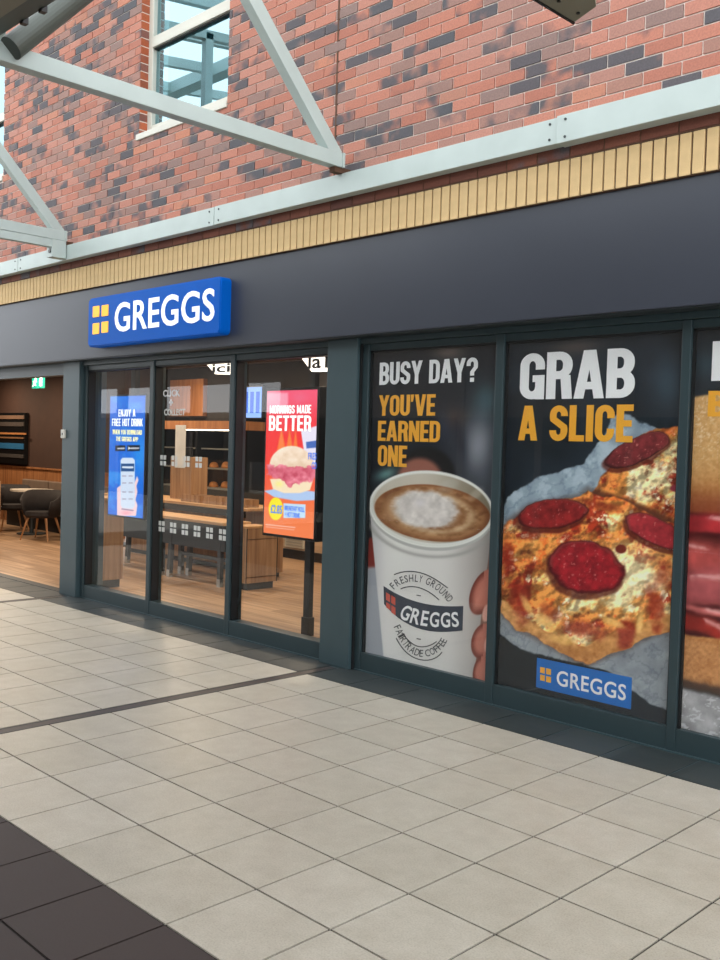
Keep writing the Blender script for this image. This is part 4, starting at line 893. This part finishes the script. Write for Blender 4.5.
m = smooth((polyd(u, v, [(264, 466), (270, 466), (316, 466), (318, 473), (312, 480), (300, 482), (290, 488), (280, 480), (270, 476)])+(tx-0.5)*8)/1.5+0.5)
p.mix(np.c_[214+90*(tx-0.5), 104+130*(tx-0.5), 124+120*(tx-0.5)], m)
p.ell(275.8, 508.8, 7.2, 11.3, 0, (246, 226, 40), 0.8); p.poly([(283.5, 503.3), (305.5, 504.5), (305.3, 518), (283.5, 518)], (190, 218, 240), 0.8)
p.line([(266, 524.5), (295, 527.5)], 0.9, (252, 214, 206), 0.8); p.line([(266, 526.8), (294, 529.8)], 0.8, (250, 200, 190), 0.7)
p.build('display', M['screen'], s2)
for s_, vt, vb, ul, ur, mm in (('MORNINGS MADE', 405.5, 413.6, 269.7, 311, 'swhite'), ('BETTER', 415.6, 430.6, 268.8, 311, 'swhite'), ('£2.85', 504.5, 513, 270.5, 282, 'sblue'), ('BREAKFAST ROLL', 505.3, 510.3, 284.5, 304.5, 'sblue'), ('+ HOT DRINK', 511.6, 516.6, 284.5, 300, 'sblue'), ('FRES', 452.5, 459.5, 308, 316.5, 'sblue'), ('CO', 462, 469, 311.5, 316.5, 'sblue')):
    if mm == 'swhite': block_px('screen_lettering', s2, s_, YS-0.006, ul, vt, vb, ur, M[mm], 0.5, 0.16, 0.15, 0.09)
    else: lettering_px('screen_lettering', s2, s_, YS-0.006, ul, vt, vb, ur, M[mm], 0.02)

# console table, counter and display behind the glass
ct = empty('console_table', (-6.9, 3.75, 0), 'long dark table with thin oak top and splayed legs behind the middle pane', 'table')
bx('table_top', M['oak'], -8.4, -5.63, 3.55, 3.95, 0.715, 0.75, ct, 0.004)
for a, b in ((-8.35, -7.0), (-6.99, -5.66)): bx('apron_panel', M['darkmetal'], a, b, 3.60, 3.64, 0.41, 0.715, ct)
for xx in (-8.2, -6.95, -6.78, -5.76):
    for yy in (3.62, 3.9):
        lx = 0.05 if xx in (-8.2, -6.78) else 0.0
        lg_ = build('leg', MB().bar((xx+lx, yy, 0.715), (xx, yy, 0.05), 0.06, 0.05, up=(0, 1, 0)), M['darkmetal'], ct)
        bx('foot', M['chrome'], xx-0.03, xx+0.03, yy-0.026, yy+0.026, 0, 0.09, lg_)
bx('stretcher', M['darkmetal'], -6.78, -5.74, 3.74, 3.78, 0.27, 0.31, ct)
ec = empty('end_cabinet', (-5.48, 3.9, 0), 'oak-fronted cabinet with grey plinth at the end of the serving counter', 'cabinet')
bx('plinth', M['darkmetal'], -5.60, -5.39, 3.72, 4.10, 0, 0.08, ec); bx('body', M['oakv'], -5.62, -5.36, 3.68, 4.13, 0.08, 0.70, ec, 0.003)
bx('worktop', M['oak'], -5.62, -5.355, 3.675, 4.0, 0.70, 0.725, ec, 0.003); bx('black_edge', M['black'], -5.363, -5.356, 3.677, 3.685, 0.08, 0.70, ec); bx('black_edge', M['black'], -5.363, -5.356, 4.122, 4.13, 0.08, 0.70, ec)
bx('groove', M['black'], -5.361, -5.357, 3.68, 4.13, 0.575, 0.58, ec); bx('groove', M['black'], -5.361, -5.357, 3.68, 4.13, 0.145, 0.15, ec)
sv = empty('serving_counter', (-7.4, 4.4, 0), 'long oak-topped serving counter with dark front behind the console table', 'counter')
bx('body', M['oakv'], -9.4, -6.02, 4.62, 4.78, 0.06, 0.84, sv); bx('front_band', M['black'], -9.4, -6.02, 4.15, 4.18, 0.76, 0.84, sv); bx('worktop', M['oak'], -9.42, -5.96, 4.14, 4.8, 0.84, 0.875, sv, 0.003); bx('plinth', M['darkmetal'], -9.38, -6.06, 4.64, 4.76, 0, 0.06, sv)
sh_ = empty('sneeze_screen', (-7.4, 4.75, 0.875), 'clear glass screen with thin posts along the serving counter', 'glass screen')
bx('pane', M['glass'], -9.2, -6.05, 4.755, 4.763, 0.93, 1.42, sh_)
for xx in (-9.2, -7.9, -6.9, -6.05): build('post', MB().tube((xx, 4.76, 0.875), (xx, 4.76, 1.45), 0.012, n=8), M['chrome'], sh_)
tl = empty('till_cabinet', (-7.76, 4.6, 0.875), 'upright oak till housing on the serving counter', 'cabinet')
bx('housing', M['oakv'], -8.05, -7.56, 4.45, 4.72, 0.875, 1.45, tl, 0.005); bx('display', M['black'], -7.95, -7.66, 4.50, 4.54, 1.45, 1.58, tl)
for k, (xa, w_) in enumerate(((-8.6, 0.35), (-7.45, 0.42), (-6.95, 0.4), (-6.5, 0.4))):
    tr = empty('pastry_tray', (xa+w_/2, 4.35, 0.875), ['oak produce box at the far left of the serving counter', 'oak produce box just right of the till', 'oak produce box in the middle of the serving counter', 'oak produce box nearest the counter end'][k], 'box', 'boxes on the counter')
    bx('base', M['oakv'], xa, xa+w_, 4.22, 4.44, 0.875, 0.89, tr)
    for a, b, c, d in ((xa, xa+w_, 4.22, 4.232), (xa, xa+w_, 4.428, 4.44), (xa, xa+0.012, 4.232, 4.428), (xa+w_-0.012, xa+w_, 4.232, 4.428)): bx('side', M['oakv'], a, b, c, d, 0.89, 0.97, tr)
bc = empty('display_cabinet', (-8.6, 5.9, 0), 'dark lit display cabinet with glass front against the back wall', 'cabinet')
bx('base_unit', M['darkmetal'], -10.2, -8.0, 5.6, 6.15, 0, 0.95, bc); bx('back_panel', M['darkwall'], -10.2, -8.0, 6.12, 6.15, 0.95, 1.85, bc)
for zz in (0.95, 1.25, 1.55): bx('shelf', M['chrome'], -10.15, -8.05, 5.7, 6.12, zz, zz+0.02, bc)
for xx in (-10.2, -9.13, -8.04): bx('upright', M['black'], xx, xx+0.04, 5.62, 6.15, 0.95, 1.85, bc)
bx('canopy', M['dado'], -10.2, -8.0, 5.55, 6.15, 1.85, 1.98, bc); bx('light_strip', M['lamp'], -9.3, -8.1, 5.56, 5.58, 1.835, 1.85, bc); bx('glass_front', M['glass'], -10.15, -8.05, 5.63, 5.636, 0.97, 1.85, bc)
pn0 = None
def lump(name, x, y, z, rx, ry, rz, material, label, cat, group):
    mb = MB(); nu, nv = 10, 5; vs = []
    for j in range(nv+1):
        th = math.pi/2*j/nv
        for i in range(nu):
            ph = 2*math.pi*i/nu; vs.append((x+rx*math.cos(ph)*math.cos(th)**0.7*(1+0.06*math.sin(3*ph)), y+ry*math.sin(ph)*math.cos(th)**0.7, z+rz*math.sin(th)))
    mb.add(vs, [(j*nu+i, j*nu+(i+1) % nu, (j+1)*nu+(i+1) % nu, (j+1)*nu+i) for j in range(nv) for i in range(nu)]+[tuple(range(nu-1, -1, -1))])
    return tag(build(name, mb, material, smooth=True), label, cat, group)
for sh_z, sn in ((0.972, 'lower'), (1.272, 'middle')):
    for k in range(8):
        lump('pastry', -10.0+k*0.245+(0.06 if k > 3 else 0), 5.85+0.05*(k % 2), sh_z, 0.09, 0.07, 0.07+0.015*(k % 3), M['pastry'], 'golden baked pastry, %s from the left on the %s shelf of the display cabinet' % (['first', 'second', 'third', 'fourth', 'fifth', 'sixth', 'seventh', 'last'][k], sn), 'pastry', 'pastries on the %s display shelf' % sn)
tag(bx('timber_panel', M['dado'], -10.6, -9.66, 6.12, 6.2, 2.08, 2.68), 'square timber panel high on the back wall behind the left part of the middle pane', 'panel')
ms = empty('menu_screen', (-8.12, 6.1, 2.03), 'pale blue lit menu screen high on the back wall beside the red screen', 'screen')
bx('housing', M['black'], -8.72, -8.10, 6.08, 6.15, 2.03, 2.53, ms); mm_ = mat('lit_menu_blue', (120, 165, 240), 0.5, var=0.1, scale=3, emit=0.28); bx('display', mm_, -8.70, -8.12, 6.073, 6.08, 2.05, 2.51, ms)
for k in range(4): bx('menu_column', M['sblue'], -8.66+k*0.14, -8.58+k*0.14, 6.068, 6.073, 2.12, 2.44, ms)
tag(bx('reflection_sheet', M['paper'], -7.94, -7.70, 4.444, 4.449, 1.30, 1.88), 'tall white sheet above the till standing in for a reflection', 'sheet')  # white sheet stands in for a likely reflection in the glass
# lit panels with black letters, hung in place of signs mirrored in the glass
def lit_panel(pts, s_, label, tb):
    q = [tuple(onY(a, b, 2.28)[[0, 2]]) for a, b in pts]; o = empty('lit_panel', (q[3][0], 2.28, min(k[1] for k in q)), label, 'lit sign', 'lit panels for mirrored signs')
    build('panel_body', MB().prism(q, 2.28, 2.31), mat('lit_panel_'+s_, (250, 238, 222), 0.5, var=0, emit=0.9), o)
    lettering_px('panel_letters', o, s_, 2.277, *tb, M['black'], 0.02)
    build('hanger_rod', MB().tube(((q[0][0]+q[2][0])/2, 2.295, q[0][1]-0.01), ((q[0][0]+q[2][0])/2, 2.295, 3.0), 0.006, n=8), M['darkmetal'], o)
lit_panel([(298, 353), (345, 349.5), (345, 371), (311.5, 371.5)], 'la1', 'white lit panel with black letters for a mirrored sign above the red screen', (308, 354.5, 369, 328))
lit_panel([(206, 363.5), (236, 362.5), (238, 374.5), (215, 374)], 'ici', 'white lit panel with black letters for a mirrored sign at the top of the middle pane', (212, 364.5, 373, 230))
# wooden cabinet just inside the left pillar
wc = empty('waste_cabinet', (-6.55, 2.55, 0), 'pale oak cabinet with dark plinth just inside the left glass pane', 'cabinet')
bx('plinth', M['darkmetal'], -6.72, -6.40, 2.42, 2.70, 0, 0.09, wc); bx('body', M['oakv'], -6.75, -6.37, 2.40, 2.72, 0.09, 0.98, wc, 0.004); bx('worktop', M['oak'], -6.77, -6.35, 2.38, 2.74, 0.98, 1.01, wc, 0.003)
# dining corner through the doorway
def make_chair():
    c = empty('dining_chair', (0, 0, 0)); c['category'] = 'chair'; c['group'] = 'bucket chairs through the doorway'
    n = 22; rows_ = []
    for k in range(n+1):
        a = math.radians(-128+256*k/n); r = 0.29; fall = smooth(np.array((abs(math.degrees(a))-60)/70.0)); h = 0.80-0.17*float(fall)
        ca, sa = math.sin(a), math.cos(a)
        rows_.append([(ca*(r-0.05), sa*(r-0.05)-0.02, 0.42), (ca*(r+0.02), sa*(r+0.02)-0.0, h), (ca*(r+0.055), sa*(r+0.055), h-0.005), (ca*(r-0.005), sa*(r-0.005), 0.40)])
    mb = MB(); vs = [p_ for row in rows_ for p_ in row]; fs = []
    for k in range(n):
        for j in range(4): a, b = k*4+j, k*4+(j+1) % 4; fs.append((a, b, b+4, a+4))
    fs += [(3, 2, 1, 0), (n*4, n*4+1, n*4+2, n*4+3)]; mb.add(vs, fs); build('backrest', mb, M['upholstery'], c, smooth=True)
    mb = MB(); mb.tube((0, -0.01, 0.36), (0, -0.01, 0.40), 0.235, 0.27, n=28); mb.tube((0, -0.01, 0.40), (0, -0.01, 0.46), 0.27, 0.255, n=28); build('seat', mb, M['upholstery'], c, smooth=False)
    for sx, sy in ((1, 1), (-1, 1), (1, -1), (-1, -1)):
        build('leg', MB().tube((sx*0.15, sy*0.15, 0.38), (sx*0.24, sy*0.24, 0.0), 0.022, 0.012, n=10), M['legwood'], c)
    return c
ch0 = make_chair()
spots = [((-11.55, 4.35), 35, 'dark bucket chair nearest the pillar in the dining corner'), ((-12.85, 3.95), -35, 'dark bucket chair at the left edge of the doorway view'), ((-13.3, 4.66), 80, 'dark bucket chair on the far side of the round pale table')]
for k, ((x_, y_), rz_, lb_) in enumerate(spots):
    o = ch0 if k == 0 else copy_tree(ch0); o.location = (x_, y_, 0); o.rotation_euler = (0, 0, math.radians(rz_)); o['label'] = lb_
def table(x_, y_, lb_):
    t_ = empty('dining_table', (x_, y_, 0), lb_, 'table', 'dining tables'); build('table_top', MB().tube((x_, y_, 0.735), (x_, y_, 0.765), 0.36, n=32), M['whitetop'], t_); build('pedestal', MB().tube((x_, y_, 0.02), (x_, y_, 0.735), 0.035, n=12), M['darkmetal'], t_); build('base', MB().tube((x_, y_, 0), (x_, y_, 0.02), 0.24, n=24), M['darkmetal'], t_)
table(-12.45, 4.62, 'round pale dining table between the dark bucket chairs'); table(-10.2, 5.0, 'round pale dining table partly behind the left pillar')
bn = empty('banquette_bench', (-13.2, 5.25, 0), 'taupe upholstered bench along the panelled wall', 'bench')
bx('seat', M['taupe'], -14.4, -11.2, 5.02, 5.46, 0.3, 0.46, bn, 0.02); bx('base', M['darkwall'], -14.4, -11.2, 5.08, 5.46, 0, 0.3, bn)
for k in range(3): bx('back_cushion', M['taupe'], -14.38+k*1.06, -13.36+k*1.06, 5.36, 5.46, 0.46, 0.86, bn, 0.02)
tag(bx('dining_divider', M['oakv'], -11.2, -10.56, 3.12, 3.2, 0, 1.0), 'low oak divider at the left edge of the doorway', 'divider')
# ceiling lights
def ceiling_lamp(x_, y_, w_, label, power, zl=2.84):
    o = empty('ceiling_light', (x_, y_, zl), label, 'ceiling light', 'shop ceiling lights')
    bx('housing', M['black'], x_-0.22, x_+0.22, y_-0.06, y_+0.06, zl, zl+0.05, o); bx('lens', M['lamp'], x_-0.20, x_+0.20, y_-0.04, y_+0.04, zl-0.006, zl, o)
    build('stem', MB().tube((x_, y_, zl+0.05), (x_, y_, 3.0), 0.008, n=8), M['black'], o)
    ld = bpy.data.lights.new('lamp', 'AREA'); ld.shape = 'RECTANGLE'; ld.size = 0.4; ld.size_y = 0.1; ld.energy = power*0.22; ld.color = (1.0, 0.78, 0.56)
    lo = bpy.data.objects.new('lamp_glow', ld); col.objects.link(lo); lo.parent = o; lo.location = (0, 0, -0.012)
for k, (x_, y_, pw) in enumerate(((-3.2, 3.3, 40), (-4.6, 4.6, 45), (-6.2, 3.2, 45), (-6.6, 5.3, 45), (-8.3, 4.3, 45), (-9.6, 5.2, 40), (-9.2, 3.0, 45), (-11.6, 3.2, 60), (-13.2, 4.4, 50), (-15.0, 4.6, 60))):
    ceiling_lamp(x_, y_, 0.4, ['warm ceiling light above the red screen aisle', 'warm ceiling light over the open shop floor', 'warm ceiling light above the console table', 'warm ceiling light before the pale back wall', 'warm ceiling light over the serving counter', 'warm ceiling light above the display cabinet', 'warm ceiling light just inside the left pane', 'warm ceiling light just inside the doorway', 'warm ceiling light over the dining tables', 'warm ceiling light washing the striped wall panel'][k], pw)

# ------------------------------------------------------------------ far side of the walkway (only seen mirrored in the glass)
op = empty('wall_opposite', (-8, -9, 0), kind='structure')
bx('shopfront_band', M['oppdark'], -34, 8, -9.3, -9.0, 0, 2.35, op); bx('sill_band', M['oppwall'], -34, 8, -9.3, -8.98, 2.35, 2.5, op); bx('upper_band', M['oppwall'], -34, 8, -9.3, -9.0, 3.3, 4.6, op); bx('solid_bay', M['oppwall'], -16.0, 8, -9.3, -9.02, 2.5, 3.3, op)  # solid_bay: unseen infill added to keep sky reflections off the posters
for k in range(22): bx('mullion', M['oppwall'], -34+k*2.0, -33.85+k*2.0, -9.3, -8.97, 0, 3.3, op)
tag(bx('floor_walkway_far', M['tile'], -34, -12.2, -9.0, 2.1, -0.12, -0.004), kind='structure')
tag(bx('floor_walkway_right', M['tile'], 5.2, 8, -9.0, 2.1, -0.12, -0.004), kind='structure')
